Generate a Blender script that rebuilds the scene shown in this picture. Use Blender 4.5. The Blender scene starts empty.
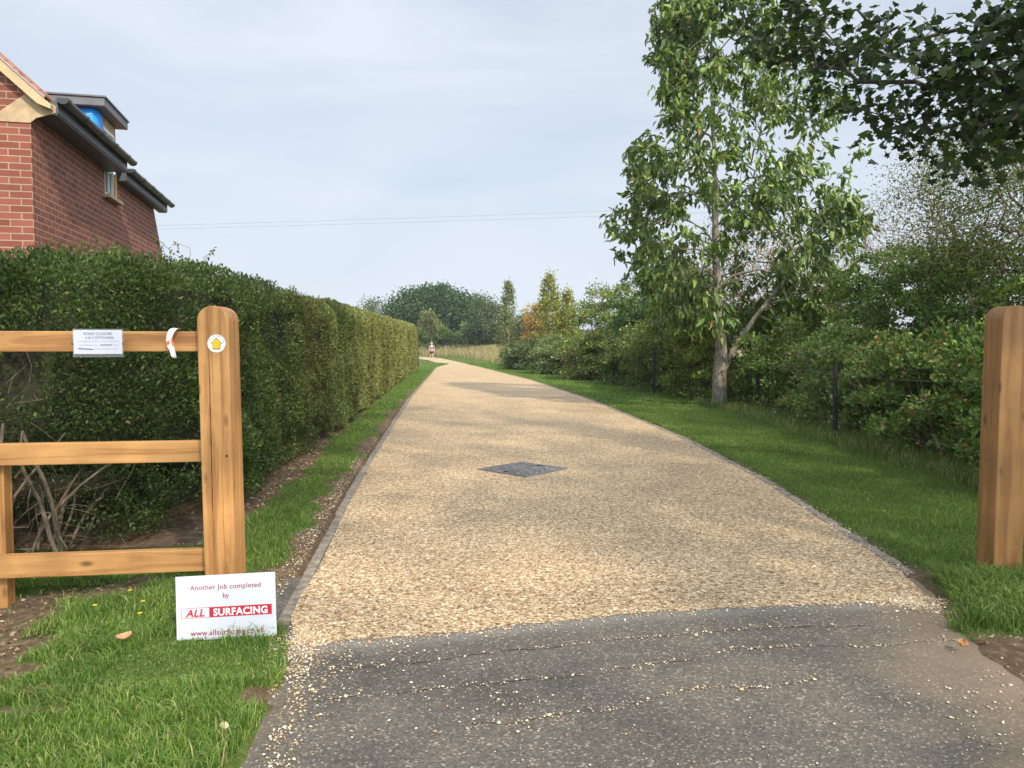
import bpy, bmesh, math, random
import numpy as np
from mathutils import Vector, Matrix
R = math.radians
random.seed(7)
RNG = np.random.default_rng(11)
S = bpy.context.scene
C = S.collection

# ---------------------------------------------------------------- camera
F = 770.0; CX = 512.0; CY = 384.0; CH = 1.5; PITCH = R(2.9)
cam_d = bpy.data.cameras.new('camera'); cam = bpy.data.objects.new('camera', cam_d); C.objects.link(cam)
cam_d.sensor_width = 36; cam_d.lens = F / 1024 * 36
cam_d.clip_start = 0.05; cam_d.clip_end = 3000
cam.location = (0, 0, CH); cam.rotation_euler = (R(90) - PITCH, 0, 0)
S.camera = cam
S.render.resolution_x = 1024; S.render.resolution_y = 768

# ---------------------------------------------------------------- world
SUN_AZ = R(150); SUN_EL = R(40)          # azimuth clockwise from +Y
w = bpy.data.worlds.new('World'); S.world = w; w.use_nodes = True
nt = w.node_tree; N = nt.nodes; L = nt.links
bg = N['Background']; bg.inputs[1].default_value = 0.115
sky = N.new('ShaderNodeTexSky'); sky.sky_type = 'NISHITA'; sky.sun_disc = False
sky.sun_elevation = SUN_EL; sky.sun_rotation = SUN_AZ; sky.air_density = 1.0; sky.dust_density = 2.0
tc = N.new('ShaderNodeTexCoord')
mp = N.new('ShaderNodeMapping'); mp.inputs['Scale'].default_value = (1.2, 1.2, 4.5); mp.inputs['Rotation'].default_value = (0.25, 0.12, 0.3)
L.new(tc.outputs['Generated'], mp.inputs['Vector'])
ns = N.new('ShaderNodeTexNoise'); ns.inputs['Scale'].default_value = 1.7; ns.inputs['Detail'].default_value = 7; ns.inputs['Roughness'].default_value = 0.55; ns.inputs['Distortion'].default_value = 0.5
L.new(mp.outputs[0], ns.inputs['Vector'])
rp = N.new('ShaderNodeMapRange'); rp.inputs[1].default_value = 0.34; rp.inputs[2].default_value = 0.66; rp.inputs[3].default_value = 0.66; rp.inputs[4].default_value = 1.0
L.new(ns.outputs[0], rp.inputs[0])
mx = N.new('ShaderNodeMix'); mx.data_type = 'RGBA'
L.new(rp.outputs[0], mx.inputs[0]); L.new(sky.outputs[0], mx.inputs[6])
mx.inputs[7].default_value = (5.85, 6.4, 7.15, 1)
# thin cloud brightened towards the sun (forward scattering), added for soft fill light
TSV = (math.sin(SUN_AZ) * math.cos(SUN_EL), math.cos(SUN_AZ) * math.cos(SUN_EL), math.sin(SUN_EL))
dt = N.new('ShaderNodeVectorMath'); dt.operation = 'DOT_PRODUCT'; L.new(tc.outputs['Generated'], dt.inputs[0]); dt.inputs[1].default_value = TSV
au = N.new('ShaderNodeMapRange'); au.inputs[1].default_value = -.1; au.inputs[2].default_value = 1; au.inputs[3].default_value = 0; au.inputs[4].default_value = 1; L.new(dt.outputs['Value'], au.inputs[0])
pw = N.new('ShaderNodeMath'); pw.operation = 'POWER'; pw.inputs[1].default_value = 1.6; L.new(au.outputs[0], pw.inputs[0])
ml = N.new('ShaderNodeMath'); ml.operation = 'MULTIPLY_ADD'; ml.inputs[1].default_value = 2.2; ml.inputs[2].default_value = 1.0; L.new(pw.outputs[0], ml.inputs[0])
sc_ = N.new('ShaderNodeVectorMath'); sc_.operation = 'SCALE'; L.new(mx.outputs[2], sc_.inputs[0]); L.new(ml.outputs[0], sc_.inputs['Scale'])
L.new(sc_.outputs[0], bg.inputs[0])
sun_d = bpy.data.lights.new('sun', 'SUN'); sun = bpy.data.objects.new('sun', sun_d); C.objects.link(sun)
sun_d.energy = 4.2; sun_d.angle = R(2.0); sun_d.color = (1.0, 0.88, 0.70)
TS = Vector((math.sin(SUN_AZ) * math.cos(SUN_EL), math.cos(SUN_AZ) * math.cos(SUN_EL), math.sin(SUN_EL)))
sun.rotation_euler = TS.to_track_quat('Z', 'Y').to_euler()
S.view_settings.view_transform = 'Standard'; S.view_settings.look = 'None'
S.view_settings.exposure = 0.24; S.view_settings.gamma = 1.0
S.render.engine = 'CYCLES'
S.cycles.max_bounces = 6; S.cycles.transparent_max_bounces = 6

# ---------------------------------------------------------------- helpers
cp, sp_ = math.cos(PITCH), math.sin(PITCH)
def ray(px, py):
    a = (px - CX) / F; b = -(py - CY) / F
    return Vector((a, cp + b * sp_, -sp_ + b * cp))
def G(px, py, z=0.0):                      # ground point seen in that direction
    d = ray(px, py); t = (z - CH) / d.z
    return Vector((d.x * t, d.y * t, z))
def W(px, py, Y):                          # point at distance Y
    d = ray(px, py); t = Y / d.y
    return Vector((d.x * t, Y, CH + d.z * t))

def vnoise(p, seed=0):
    p = np.asarray(p, float); i = np.floor(p).astype(np.int64); f = p - i; f = f * f * (3 - 2 * f)
    def h(ix, iy, iz):
        n = (ix * 374761393 + iy * 668265263 + iz * 1440662683 + seed * 974711) & 0x7fffffff
        n = ((n ^ (n >> 13)) * 1274126177) & 0x7fffffff
        return ((n ^ (n >> 16)) & 0xffff) / 65535.0
    r = 0
    for dx in (0, 1):
        for dy in (0, 1):
            for dz in (0, 1):
                wgt = (f[:, 0] if dx else 1 - f[:, 0]) * (f[:, 1] if dy else 1 - f[:, 1]) * (f[:, 2] if dz else 1 - f[:, 2])
                r = r + wgt * h(i[:, 0] + dx, i[:, 1] + dy, i[:, 2] + dz)
    return r
def fbm(p, seed=0, o=3):
    p = np.asarray(p, float); r = 0; a = 1; t = 0
    for k in range(o):
        r = r + a * vnoise(p * 2 ** k, seed + k); t += a; a *= .5
    return r / t
def p3(x, y, z=0):
    x = np.asarray(x, float); y = np.asarray(y, float)
    return np.stack([x, y, np.broadcast_to(np.asarray(z, float), x.shape)], -1)

def tag(o, label=None, cat=None, group=None, kind=None):
    if label: o['label'] = label
    if cat: o['category'] = cat
    if group: o['group'] = group
    if kind: o['kind'] = kind
    return o
def empty(name, loc=(0, 0, 0), rz=0):
    o = bpy.data.objects.new(name, None); C.objects.link(o); o.empty_display_size = .2
    o.location = loc; o.rotation_euler = (0, 0, rz); return o
def link(name, me, mat=None, parent=None):
    o = bpy.data.objects.new(name, me); C.objects.link(o)
    if mat is not None: me.materials.append(mat)
    if parent is not None: o.parent = parent
    return o
def obj(name, bm, mat, parent=None, smooth=False):
    bmesh.ops.recalc_face_normals(bm, faces=bm.faces[:])
    me = bpy.data.meshes.new(name); bm.to_mesh(me); bm.free()
    if smooth:
        for p in me.polygons: p.use_smooth = True
    return link(name, me, mat, parent)
def npmesh(name, V, T, mat, parent=None, tint=None, uv=None, smooth=False):
    me = bpy.data.meshes.new(name); V = np.asarray(V, np.float32); T = np.asarray(T, np.int32); k = T.shape[1]
    me.vertices.add(len(V)); me.vertices.foreach_set('co', V.ravel())
    me.loops.add(T.size); me.loops.foreach_set('vertex_index', T.ravel())
    me.polygons.add(len(T)); me.polygons.foreach_set('loop_start', np.arange(0, T.size, k, dtype=np.int32))
    if smooth: me.polygons.foreach_set('use_smooth', np.ones(len(T), bool))
    me.update(calc_edges=True)
    if tint is not None:
        a = me.color_attributes.new('tint', 'FLOAT_COLOR', 'POINT')
        t = np.ones((len(V), 4), np.float32); t[:, :3] = tint; a.data.foreach_set('color', t.ravel())
    return link(name, me, mat, parent)

def new_bm(): return bmesh.new()
def add_box(bm, c, s, rot=None, bevel=0):
    r = bmesh.ops.create_cube(bm, size=1)
    M = Matrix.Translation(c) @ (rot.to_4x4() if rot is not None else Matrix()) @ Matrix.Diagonal((*s, 1))
    vs = r['verts']; bmesh.ops.transform(bm, matrix=M, verts=vs)
    if bevel:
        es = list({e for v in vs for e in v.link_edges})
        bmesh.ops.bevel(bm, geom=es, offset=bevel, segments=2, affect='EDGES', profile=.6)
def add_prism(bm, poly, d, axis='y'):
    """poly: 2D outline (a,b); extruded from 0..d along axis. axis y -> (a, t, b)"""
    f = {'y': lambda a, b, t: (a, t, b), 'z': lambda a, b, t: (a, b, t), 'x': lambda a, b, t: (t, a, b)}[axis]
    d0, d1 = d
    v0 = [bm.verts.new(f(a, b, d0)) for a, b in poly]; v1 = [bm.verts.new(f(a, b, d1)) for a, b in poly]
    n = len(poly); bm.faces.new(v0); bm.faces.new(v1[::-1])
    for i in range(n): bm.faces.new((v0[i], v1[i], v1[(i + 1) % n], v0[(i + 1) % n]))
def tubes_arrays(paths, k=6):
    VV = []; TT = []; off = 0
    for pts, rad in paths:
        pts = np.asarray(pts, float); rad = np.asarray(rad, float); n = len(pts)
        if n < 2: continue
        tg = np.gradient(pts, axis=0); tg /= (np.linalg.norm(tg, axis=1, keepdims=True) + 1e-9)
        m = tg.mean(0); ref = np.array([1., 0, 0]) if abs(m[0]) < abs(m[2]) or abs(m[0]) < .5 else np.array([0, 0, 1.])
        a = np.cross(tg, ref); a /= (np.linalg.norm(a, axis=1, keepdims=True) + 1e-9); b = np.cross(tg, a)
        th = np.linspace(0, 2 * np.pi, k, endpoint=False)
        ring = pts[:, None] + rad[:, None, None] * (np.cos(th)[None, :, None] * a[:, None] + np.sin(th)[None, :, None] * b[:, None])
        VV.append(ring.reshape(-1, 3))
        i = np.arange(n - 1)[:, None] * k; j = np.arange(k)[None]; j2 = (j + 1) % k
        q = np.stack([i + j, i + j2, i + k + j2, i + k + j], -1).reshape(-1, 4) + off
        TT.append(q); off += n * k
    return np.concatenate(VV), np.concatenate(TT)
def tubes(name, paths, mat, parent=None, k=6):
    V, T = tubes_arrays(paths, k)
    return npmesh(name, V, T, mat, parent, smooth=True)

def unit(v): return v / (np.linalg.norm(v, axis=-1, keepdims=True) + 1e-9)
LEAF = {
 'small': (np.array([(0, 0, 0), (.5, .5, .16), (1, 0, 0), (.5, -.5, .16)]), np.array([(0, 1, 2), (0, 2, 3)])),
 'long': (np.array([(0, 0, 0), (.33, .5, .1), (.72, .36, .02), (1, 0, -.16), (.72, -.36, .02), (.33, -.5, .1), (.5, 0, -.06)]),
          np.array([(0, 1, 6), (1, 2, 6), (2, 3, 6), (3, 4, 6), (4, 5, 6), (5, 0, 6)])),
 'maple': (np.array([(.0, 0, 0), (.02, .32, .02), (.12, .55, .05), (.38, .34, .02), (.66, .48, .04), (.66, .2, .0), (1., 0, -.1),
                     (.66, -.2, .0), (.66, -.48, .04), (.38, -.34, .02), (.12, -.55, .05), (.02, -.32, .02), (.35, 0, -.03)]),
           np.array([(i, i + 1, 12) for i in range(11)] + [(11, 0, 12)])),
}
def leaf_arrays(P, D, size, aspect=.5, kind='small', up=None, roll=1.0, rng=RNG):
    P = np.asarray(P, float); n = len(P); D = unit(np.asarray(D, float))
    base = np.tile(np.array([0, 0, 1.]), (n, 1)) if up is None else up
    rv = base + rng.normal(0, roll, (n, 3))
    s = unit(np.cross(D, rv)); nn = np.cross(s, D)
    t, tri = LEAF[kind]; size = np.broadcast_to(np.asarray(size, float), (n,))
    V = P[:, None] + size[:, None, None] * (t[None, :, 0, None] * D[:, None] + aspect * t[None, :, 1, None] * s[:, None] + t[None, :, 2, None] * nn[:, None])
    T = tri[None] + (np.arange(n) * len(t))[:, None, None]
    return V.reshape(-1, 3), T.reshape(-1, 3), len(t)
def tints(n, cols, wts, var=.18, rng=RNG):
    cols = np.array(cols); i = rng.choice(len(cols), n, p=np.array(wts) / sum(wts))
    return cols[i] * (1 + rng.uniform(-var, var, (n, 1))) * (1 + rng.uniform(-.06, .06, (n, 3)))
def leaves(name, P, D, size, aspect, tint, mat, parent=None, kind='small', up=None, roll=1.0):
    V, T, k = leaf_arrays(P, D, size, aspect, kind, up, roll)
    return npmesh(name, V, T, mat, parent, tint=np.repeat(tint, k, axis=0))

# ---------------------------------------------------------------- materials
def mat(name):
    m = bpy.data.materials.new(name); m.use_nodes = True
    return m, m.node_tree.nodes, m.node_tree.links, m.node_tree.nodes['Principled BSDF']
def simple(name, col, rough=.6, metal=0, bump=0, bscale=60, var=0.0, vscale=8):
    m, n, l, b = mat(name); b.inputs['Base Color'].default_value = (*col, 1); b.inputs['Roughness'].default_value = rough; b.inputs['Metallic'].default_value = metal
    t = n.new('ShaderNodeTexCoord')
    if var:
        q = n.new('ShaderNodeTexNoise'); q.inputs['Scale'].default_value = vscale; q.inputs['Detail'].default_value = 5; l.new(t.outputs['Object'], q.inputs['Vector'])
        r = n.new('ShaderNodeValToRGB'); r.color_ramp.elements[0].position = .3; r.color_ramp.elements[1].position = .7
        r.color_ramp.elements[0].color = (*[c * (1 - var) for c in col], 1); r.color_ramp.elements[1].color = (*[min(1, c * (1 + var)) for c in col], 1)
        l.new(q.outputs[0], r.inputs[0]); l.new(r.outputs[0], b.inputs['Base Color'])
    if bump:
        q = n.new('ShaderNodeTexNoise'); q.inputs['Scale'].default_value = bscale; q.inputs['Detail'].default_value = 4; l.new(t.outputs['Object'], q.inputs['Vector'])
        u = n.new('ShaderNodeBump'); u.inputs['Strength'].default_value = bump; u.inputs['Distance'].default_value = .01; l.new(q.outputs[0], u.inputs['Height']); l.new(u.outputs[0], b.inputs['Normal'])
    return m
def leafmat(name, trans=.35, rough=.5, gloss=.35):
    m, n, l, b = mat(name)
    a = n.new('ShaderNodeAttribute'); a.attribute_name = 'tint'
    l.new(a.outputs['Color'], b.inputs['Base Color']); b.inputs['Roughness'].default_value = rough
    b.inputs['Specular IOR Level'].default_value = gloss
    t = n.new('ShaderNodeBsdfTranslucent')
    g = n.new('ShaderNodeMix'); g.data_type = 'RGBA'; g.blend_type = 'MULTIPLY'; g.inputs[0].default_value = 1
    l.new(a.outputs['Color'], g.inputs[6]); g.inputs[7].default_value = (1.5, 1.6, .7, 1); l.new(g.outputs[2], t.inputs['Color'])
    x = n.new('ShaderNodeMixShader'); x.inputs[0].default_value = trans
    l.new(b.outputs[0], x.inputs[1]); l.new(t.outputs[0], x.inputs[2]); l.new(x.outputs[0], n['Material Output'].inputs[0])
    return m
def ramp(n, els):
    r = n.new('ShaderNodeValToRGB'); e = r.color_ramp.elements
    while len(e) < len(els): e.new(.5)
    for k, (p, c) in enumerate(els): e[k].position = p; e[k].color = (*c, 1)
    return r
def bark(name, c0, c1, scale=14, stretch=.25, bump=.6):
    m, n, l, b = mat(name); t = n.new('ShaderNodeTexCoord'); p = n.new('ShaderNodeMapping'); p.inputs['Scale'].default_value = (1, 1, stretch)
    q = n.new('ShaderNodeTexNoise'); q.inputs['Scale'].default_value = scale; q.inputs['Detail'].default_value = 6; q.inputs['Roughness'].default_value = .65
    l.new(t.outputs['Object'], p.inputs[0]); l.new(p.outputs[0], q.inputs['Vector'])
    r = ramp(n, [(.35, c0), (.65, c1)]); l.new(q.outputs[0], r.inputs[0]); l.new(r.outputs[0], b.inputs['Base Color']); b.inputs['Roughness'].default_value = .85
    u = n.new('ShaderNodeBump'); u.inputs['Strength'].default_value = bump; u.inputs['Distance'].default_value = .02; l.new(q.outputs[0], u.inputs['Height']); l.new(u.outputs[0], b.inputs['Normal'])
    return m
def wood(name, axis, cracks=(), c=((.36, .165, .05), (.49, .245, .08), (.57, .315, .118))):
    m, n, l, b = mat(name); t = n.new('ShaderNodeTexCoord'); p = n.new('ShaderNodeMapping')
    sc = [9, 9, 9]; sc[axis] = .55; p.inputs['Scale'].default_value = sc
    l.new(t.outputs['Object'], p.inputs[0])
    q = n.new('ShaderNodeTexNoise'); q.inputs['Scale'].default_value = 2.2; q.inputs['Detail'].default_value = 9; q.inputs['Roughness'].default_value = .62; q.inputs['Distortion'].default_value = .5
    l.new(p.outputs[0], q.inputs['Vector'])
    r = ramp(n, [(.25, tuple(v_ * .75 for v_ in c[0])), (.42, c[0]), (.52, c[1]), (.75, c[2])]); l.new(q.outputs[0], r.inputs[0])
    # broad weather stains
    q2 = n.new('ShaderNodeTexNoise'); q2.inputs['Scale'].default_value = 3.0; q2.inputs['Detail'].default_value = 3; l.new(t.outputs['Object'], q2.inputs['Vector'])
    m1 = n.new('ShaderNodeMapRange'); m1.inputs[1].default_value = .3; m1.inputs[2].default_value = .75; m1.inputs[3].default_value = 1.15; m1.inputs[4].default_value = .68; l.new(q2.outputs[0], m1.inputs[0])
    x = n.new('ShaderNodeMix'); x.data_type = 'RGBA'; x.blend_type = 'MULTIPLY'; x.inputs[0].default_value = 1; l.new(r.outputs[0], x.inputs[6]); l.new(m1.outputs[0], x.inputs[7])
    # knots
    vo = n.new('ShaderNodeTexVoronoi'); vp = n.new('ShaderNodeMapping'); s2 = [5, 5, 5]; s2[axis] = 2.2; vp.inputs['Scale'].default_value = s2; vo.inputs['Scale'].default_value = 1; l.new(t.outputs['Object'], vp.inputs[0]); l.new(vp.outputs[0], vo.inputs['Vector'])
    kr = n.new('ShaderNodeMapRange'); kr.inputs[1].default_value = .05; kr.inputs[2].default_value = .12; kr.inputs[3].default_value = .35; kr.inputs[4].default_value = 1; l.new(vo.outputs['Distance'], kr.inputs[0])
    x2 = n.new('ShaderNodeMix'); x2.data_type = 'RGBA'; x2.blend_type = 'MULTIPLY'; x2.inputs[0].default_value = 1; l.new(x.outputs[2], x2.inputs[6]); l.new(kr.outputs[0], x2.inputs[7])
    l.new(x2.outputs[2], b.inputs['Base Color']); b.inputs['Roughness'].default_value = .55
    u = n.new('ShaderNodeBump'); u.inputs['Strength'].default_value = .35; u.inputs['Distance'].default_value = .004; l.new(q.outputs[0], u.inputs['Height']); l.new(u.outputs[0], b.inputs['Normal'])
    return m

M_leaf = leafmat('leaf', .32, .5); M_leaf_gl = leafmat('leaf_glossy', .22, .38, .5); M_leaf_far = leafmat('leaf_distant', .25, .8, .1)
M_leaf_thin = leafmat('leaf_thin', .42, .55, .3); M_grass = leafmat('grass_blade', .35, .5, .3)
M_bark = bark('grey_bark', (.09, .078, .06), (.33, .29, .23), 18, .5, .9); M_twig = simple('twig', (.12, .085, .055), .9, var=.3, vscale=6)
M_dark_bark = bark('dark_bark', (.045, .036, .028), (.11, .09, .07)); M_pale_twig = simple('pale_twig', (.30, .23, .17), .9, var=.25, vscale=4)
M_stem = bark('hedge_stem', (.07, .052, .036), (.25, .19, .13), 20, .4)
M_oak_v = wood('oak_vertical', 2); M_oak_h = wood('oak_horizontal', 0)
M_oak_rv = wood('oak_shaded', 2, c=((.235, .105, .028), (.30, .145, .042), (.34, .175, .056)))  # darker copy of the oak, with the right post's shade in its colour
M_black_post = simple('tarred_timber', (.02, .019, .018), .8, bump=.3)
M_wire = simple('galvanised_wire', (.22, .21, .2), .5, .6)

# ---------------------------------------------------------------- drive outline (x as a function of y)
Lp = [(258, 768), (278, 715), (296, 670), (298, 645), (290, 622), (299, 600), (312, 580), (323, 560), (347, 508), (376, 455), (410, 400), (430, 376), (437, 367.5)]
Rp = [(1150, 768), (1024, 694), (975, 655), (935, 618), (922, 592), (900, 572), (760, 480), (685, 440), (590, 400), (530, 380), (483, 368), (466, 364)]
def curve(P):
    pts = [G(*p) for p in P]; y = np.array([p.y for p in pts]); x = np.array([p.x for p in pts]); return y, x
Ly, Lx = curve(Lp); Ry, Rx = curve(Rp)
def Ledge(y): return np.interp(y, Ly, Lx)
def Redge(y): return np.interp(y, Ry, Rx)
Y0 = G(300, 650).y        # tarmac joint
def hedge_x(y): return -2.55 - .085 * (y - 7.2)
def gz(x, y):              # height of the ground sheet
    x = np.asarray(x, float); y = np.asarray(y, float)
    nz = (fbm(p3(x * 3, y * 3), 5) - .5) * .035
    ed = .03 * (fbm(p3(x * 9, y * 9), 9) - .5)
    d = np.maximum(Ledge(y) - .13 * (y > Y0 + .35) - x, x - Redge(y) - .13 * (y > 5)) + ed * 2
    t = np.clip((d + .02) / .10, 0, 1); t = t * t * (3 - 2 * t)
    z = -.05 + t * (.062 + nz)
    # ground falls a little towards the foot of the hedge by the gate
    dip = np.exp(-(((x + 3.3) / .8) ** 2 + ((y - 4.2) / .9) ** 2)) * .14
    z = z - dip * t
    far = np.clip((y - 50) / 12, 0, 1); z = z * (1 - far) - .03 * far
    return z
_rf = [G(*p) for p in ((483, 368), (466, 363.6), (452, 360.6), (440, 358.2), (425, 356.8), (395, 355.9), (340, 355.6))]
def Rfar(y): return np.interp(y, [p.y for p in _rf], [p.x for p in _rf])
def rise(x, y): return np.clip((np.asarray(x) - Rfar(y) - 2.0) / 8, 0, 1) * np.clip((np.asarray(y) - 74) / 20, 0, 1) * 1.0
SOILP = ((5, 622, .26, .42, 1.5), (30, 640, .16, .22, 1.3), (0, 672, .26, .10, 1.1), (45, 692, .26, .07, 1.0), (110, 705, .30, .04, .8), (60, 592, .6, .2, 1.3), (140, 582, .3, .15, 1.0), (10, 715, .3, .06, .9), (170, 735, .15, .04, .6), (255, 700, .1, .1, .6))
def soil(x, y):            # 1 = bare earth
    x = np.asarray(x, float); y = np.asarray(y, float)
    n1 = fbm(p3(x * 2.2, y * 2.2), 21) - .5; n2 = fbm(p3(x * 7, y * 7), 31) - .5
    dl = Ledge(y) - x; left = x < Ledge(y)
    w = np.where(y < 16, .22, .18) * np.clip(1.5 - y / 30, .25, 1)
    a = np.clip((w + .10 + n1 * .6 + n2 * .12 - dl) / .07, 0, 1) * (y > 4.35)
    dh = x - hedge_x(y); hb = np.clip((.12 + n1 * .4 + n2 * .15 + .25 * np.clip(1 - abs(y - 9.5) / 4, 0, 1) - dh) / .1, 0, 1) * (y > 5.6) * (y < 30)
    s = np.maximum(a, hb) * left
    for qx, qy, rx, ry, k in SOILP:
        cc = G(qx, qy); cx, cy = cc.x, cc.y
        g = k * np.exp(-(((x - cx) / rx) ** 2 + ((y - cy) / ry) ** 2)) + n1 * 1.1 + n2 * .6
        s = np.maximum(s, np.clip((g - .42) / .15, 0, 1) * left)
    dr = x - Redge(y); right = dr > 0
    s = np.maximum(s, right * np.clip((.16 + n1 * .25 + n2 * .1 - dr) / .06, 0, 1) * (y > 4.9))
    s = np.maximum(s, right * np.clip((.6 + n1 * .5 + n2 * .2 - dr) / .15, 0, 1) * np.clip((3.95 - y) / .15, 0, 1))
    dd_ = np.maximum(Ledge(y) - x, x - Redge(y)); s = np.maximum(s, np.clip((.05 + .11 * (x > Redge(y)) * (y > 4.1) + n1 * .12 + n2 * .1 - dd_) / .04, 0, 1) * (dd_ > 0) * (y < 5) * .9)
    return np.clip(s, 0, 1)

# ---------------------------------------------------------------- ground sheet
gx = np.concatenate([[-1500, -700, -300, -140, -70, -40], np.arange(-26, -9, 1.0), np.arange(-9, -4, .25), np.arange(-4, 7.0, .06), np.arange(7, 12, .3), [14, 18, 25, 40, 70, 140, 300, 700, 1500]])
gy = np.concatenate([[-310, -120, -50, -20, -8, -3], np.arange(0, 2.4, .2), np.arange(2.4, 9, .06), np.arange(9, 24, .15), np.arange(24, 64, .5), np.arange(65, 104, 1.5), [106, 112, 120, 150, 200, 300, 500, 900, 2000]])
XX, YY = np.meshgrid(gx, gy); ZZ = gz(XX.ravel(), YY.ravel()) + rise(XX.ravel(), YY.ravel()); SS = soil(XX.ravel(), YY.ravel())
tan_ = np.clip((YY.ravel() - 70) / 4, 0, 1) * np.clip((150 - YY.ravel()) / 20, 0, 1) * np.clip((XX.ravel() - Rfar(YY.ravel()) - 3) / 2, 0, 1)
nx, ny = len(gx), len(gy); I = (np.arange(ny - 1)[:, None] * nx + np.arange(nx - 1)[None]).ravel()
m, n, l, b = mat('turf_and_soil')
a = n.new('ShaderNodeAttribute'); a.attribute_name = 'tint'; sep = n.new('ShaderNodeSeparateColor'); l.new(a.outputs['Color'], sep.inputs[0])
t = n.new('ShaderNodeTexCoord')
def noi(sc, det=5, ro=.6):
    q = n.new('ShaderNodeTexNoise'); q.inputs['Scale'].default_value = sc; q.inputs['Detail'].default_value = det; q.inputs['Roughness'].default_value = ro; l.new(t.outputs['Object'], q.inputs['Vector']); return q
g1 = noi(1.1, 8); g2 = noi(40, 6); s1 = noi(14, 8, .7)
rg = ramp(n, [(.3, (.045, .075, .016)), (.5, (.075, .12, .025)), (.7, (.13, .16, .045))]); l.new(g2.outputs[0], rg.inputs[0])
rg2 = ramp(n, [(.35, (.75, .8, .8)), (.65, (1.2, 1.15, 1.1))]); l.new(g1.outputs[0], rg2.inputs[0])
mg = n.new('ShaderNodeMix'); mg.data_type = 'RGBA'; mg.blend_type = 'MULTIPLY'; mg.inputs[0].default_value = 1; l.new(rg.outputs[0], mg.inputs[6]); l.new(rg2.outputs[0], mg.inputs[7])
rs = ramp(n, [(.25, (.055, .036, .022)), (.5, (.12, .082, .052)), (.75, (.26, .19, .12))]); l.new(s1.outputs[0], rs.inputs[0])
ms = n.new('ShaderNodeMix'); ms.data_type = 'RGBA'; l.new(sep.outputs[0], ms.inputs[0]); l.new(mg.outputs[2], ms.inputs[6]); l.new(rs.outputs[0], ms.inputs[7])
rt = ramp(n, [(.3, (.19, .15, .075)), (.7, (.34, .28, .15))]); l.new(g1.outputs[0], rt.inputs[0])
mt = n.new('ShaderNodeMix'); mt.data_type = 'RGBA'; l.new(sep.outputs[1], mt.inputs[0]); l.new(ms.outputs[2], mt.inputs[6]); l.new(rt.outputs[0], mt.inputs[7])
l.new(mt.outputs[2], b.inputs['Base Color']); b.inputs['Roughness'].default_value = .95; b.inputs['Specular IOR Level'].default_value = .1
u = n.new('ShaderNodeBump'); u.inputs['Strength'].default_value = .8; u.inputs['Distance'].default_value = .02; l.new(s1.outputs[0], u.inputs['Height']); l.new(u.outputs[0], b.inputs['Normal'])
g = npmesh('ground', np.stack([XX.ravel(), YY.ravel(), ZZ], -1), np.stack([I, I + 1, I + nx + 1, I + nx], -1), m, tint=np.stack([SS, tan_, SS * 0], -1), smooth=True)
tag(g, kind='structure')

# ---------------------------------------------------------------- gravel drive and tarmac
def gravel_mat():
    m, n, l, b = mat('bound_gravel'); t = n.new('ShaderNodeTexCoord')
    v = n.new('ShaderNodeTexVoronoi'); v.inputs['Scale'].default_value = 82; l.new(t.outputs['Object'], v.inputs['Vector'])
    s = n.new('ShaderNodeSeparateColor'); l.new(v.outputs['Color'], s.inputs[0])
    r = ramp(n, [(.0, (.12, .075, .04)), (.16, (.31, .21, .12)), (.45, (.50, .365, .215)), (.75, (.62, .475, .30)), (1., (.86, .75, .57))]); l.new(s.outputs[0], r.inputs[0])
    q = n.new('ShaderNodeTexNoise'); q.inputs['Scale'].default_value = .8; q.inputs['Detail'].default_value = 6; q.inputs['Roughness'].default_value = .6; l.new(t.outputs['Object'], q.inputs['Vector'])
    r2 = ramp(n, [(.3, (.88, .86, .84)), (.7, (1.1, 1.08, 1.04))]); l.new(q.outputs[0], r2.inputs[0])
    q3 = n.new('ShaderNodeTexNoise'); q3.inputs['Scale'].default_value = 28; q3.inputs['Detail'].default_value = 4; q3.inputs['Roughness'].default_value = .7; l.new(t.outputs['Object'], q3.inputs['Vector'])
    r3 = ramp(n, [(.36, (.50, .47, .44)), (.60, (1.14, 1.13, 1.10))]); l.new(q3.outputs[0], r3.inputs[0])
    x = n.new('ShaderNodeMix'); x.data_type = 'RGBA'; x.blend_type = 'MULTIPLY'; x.inputs[0].default_value = 1; l.new(r.outputs[0], x.inputs[6]); l.new(r2.outputs[0], x.inputs[7])
    x2 = n.new('ShaderNodeMix'); x2.data_type = 'RGBA'; x2.blend_type = 'MULTIPLY'; x2.inputs[0].default_value = 1; l.new(x.outputs[2], x2.inputs[6]); l.new(r3.outputs[0], x2.inputs[7])
    l.new(x2.outputs[2], b.inputs['Base Color']); b.inputs['Roughness'].default_value = .7; b.inputs['Specular IOR Level'].default_value = .25
    u = n.new('ShaderNodeBump'); u.inputs['Strength'].default_value = 1.0; u.inputs['Distance'].default_value = .006; u.invert = True
    l.new(v.outputs['Distance'], u.inputs['Height']); l.new(u.outputs[0], b.inputs['Normal'])
    return m
M_gravel = gravel_mat()
ys = np.concatenate([np.arange(Y0 - .12, 9, .1), np.arange(9, 62, .6)])
rows = []
for y in ys:
    rows.append((float(Ledge(y)), y, float(Redge(y)), y))
# the bend to the left behind the hedge
for a_, b_ in (((435, 362.5), (466, 363.6)), ((428, 360.2), (452, 360.6)), ((418, 358.9), (440, 358.2)), ((400, 358.4), (425, 356.8)), ((370, 358.2), (395, 355.9)), ((320, 358.2), (340, 355.6))):
    p, q = G(*a_), G(*b_); rows.append((p.x, p.y, q.x, q.y))
K = 140; V = []
for xl, yl, xr, yr in rows:
    for k in range(K + 1):
        f = k / K; x = xl + (xr - xl) * f; y = yl + (yr - yl) * f
        V.append([x, y, 0])
V = np.array(V); 
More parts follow.
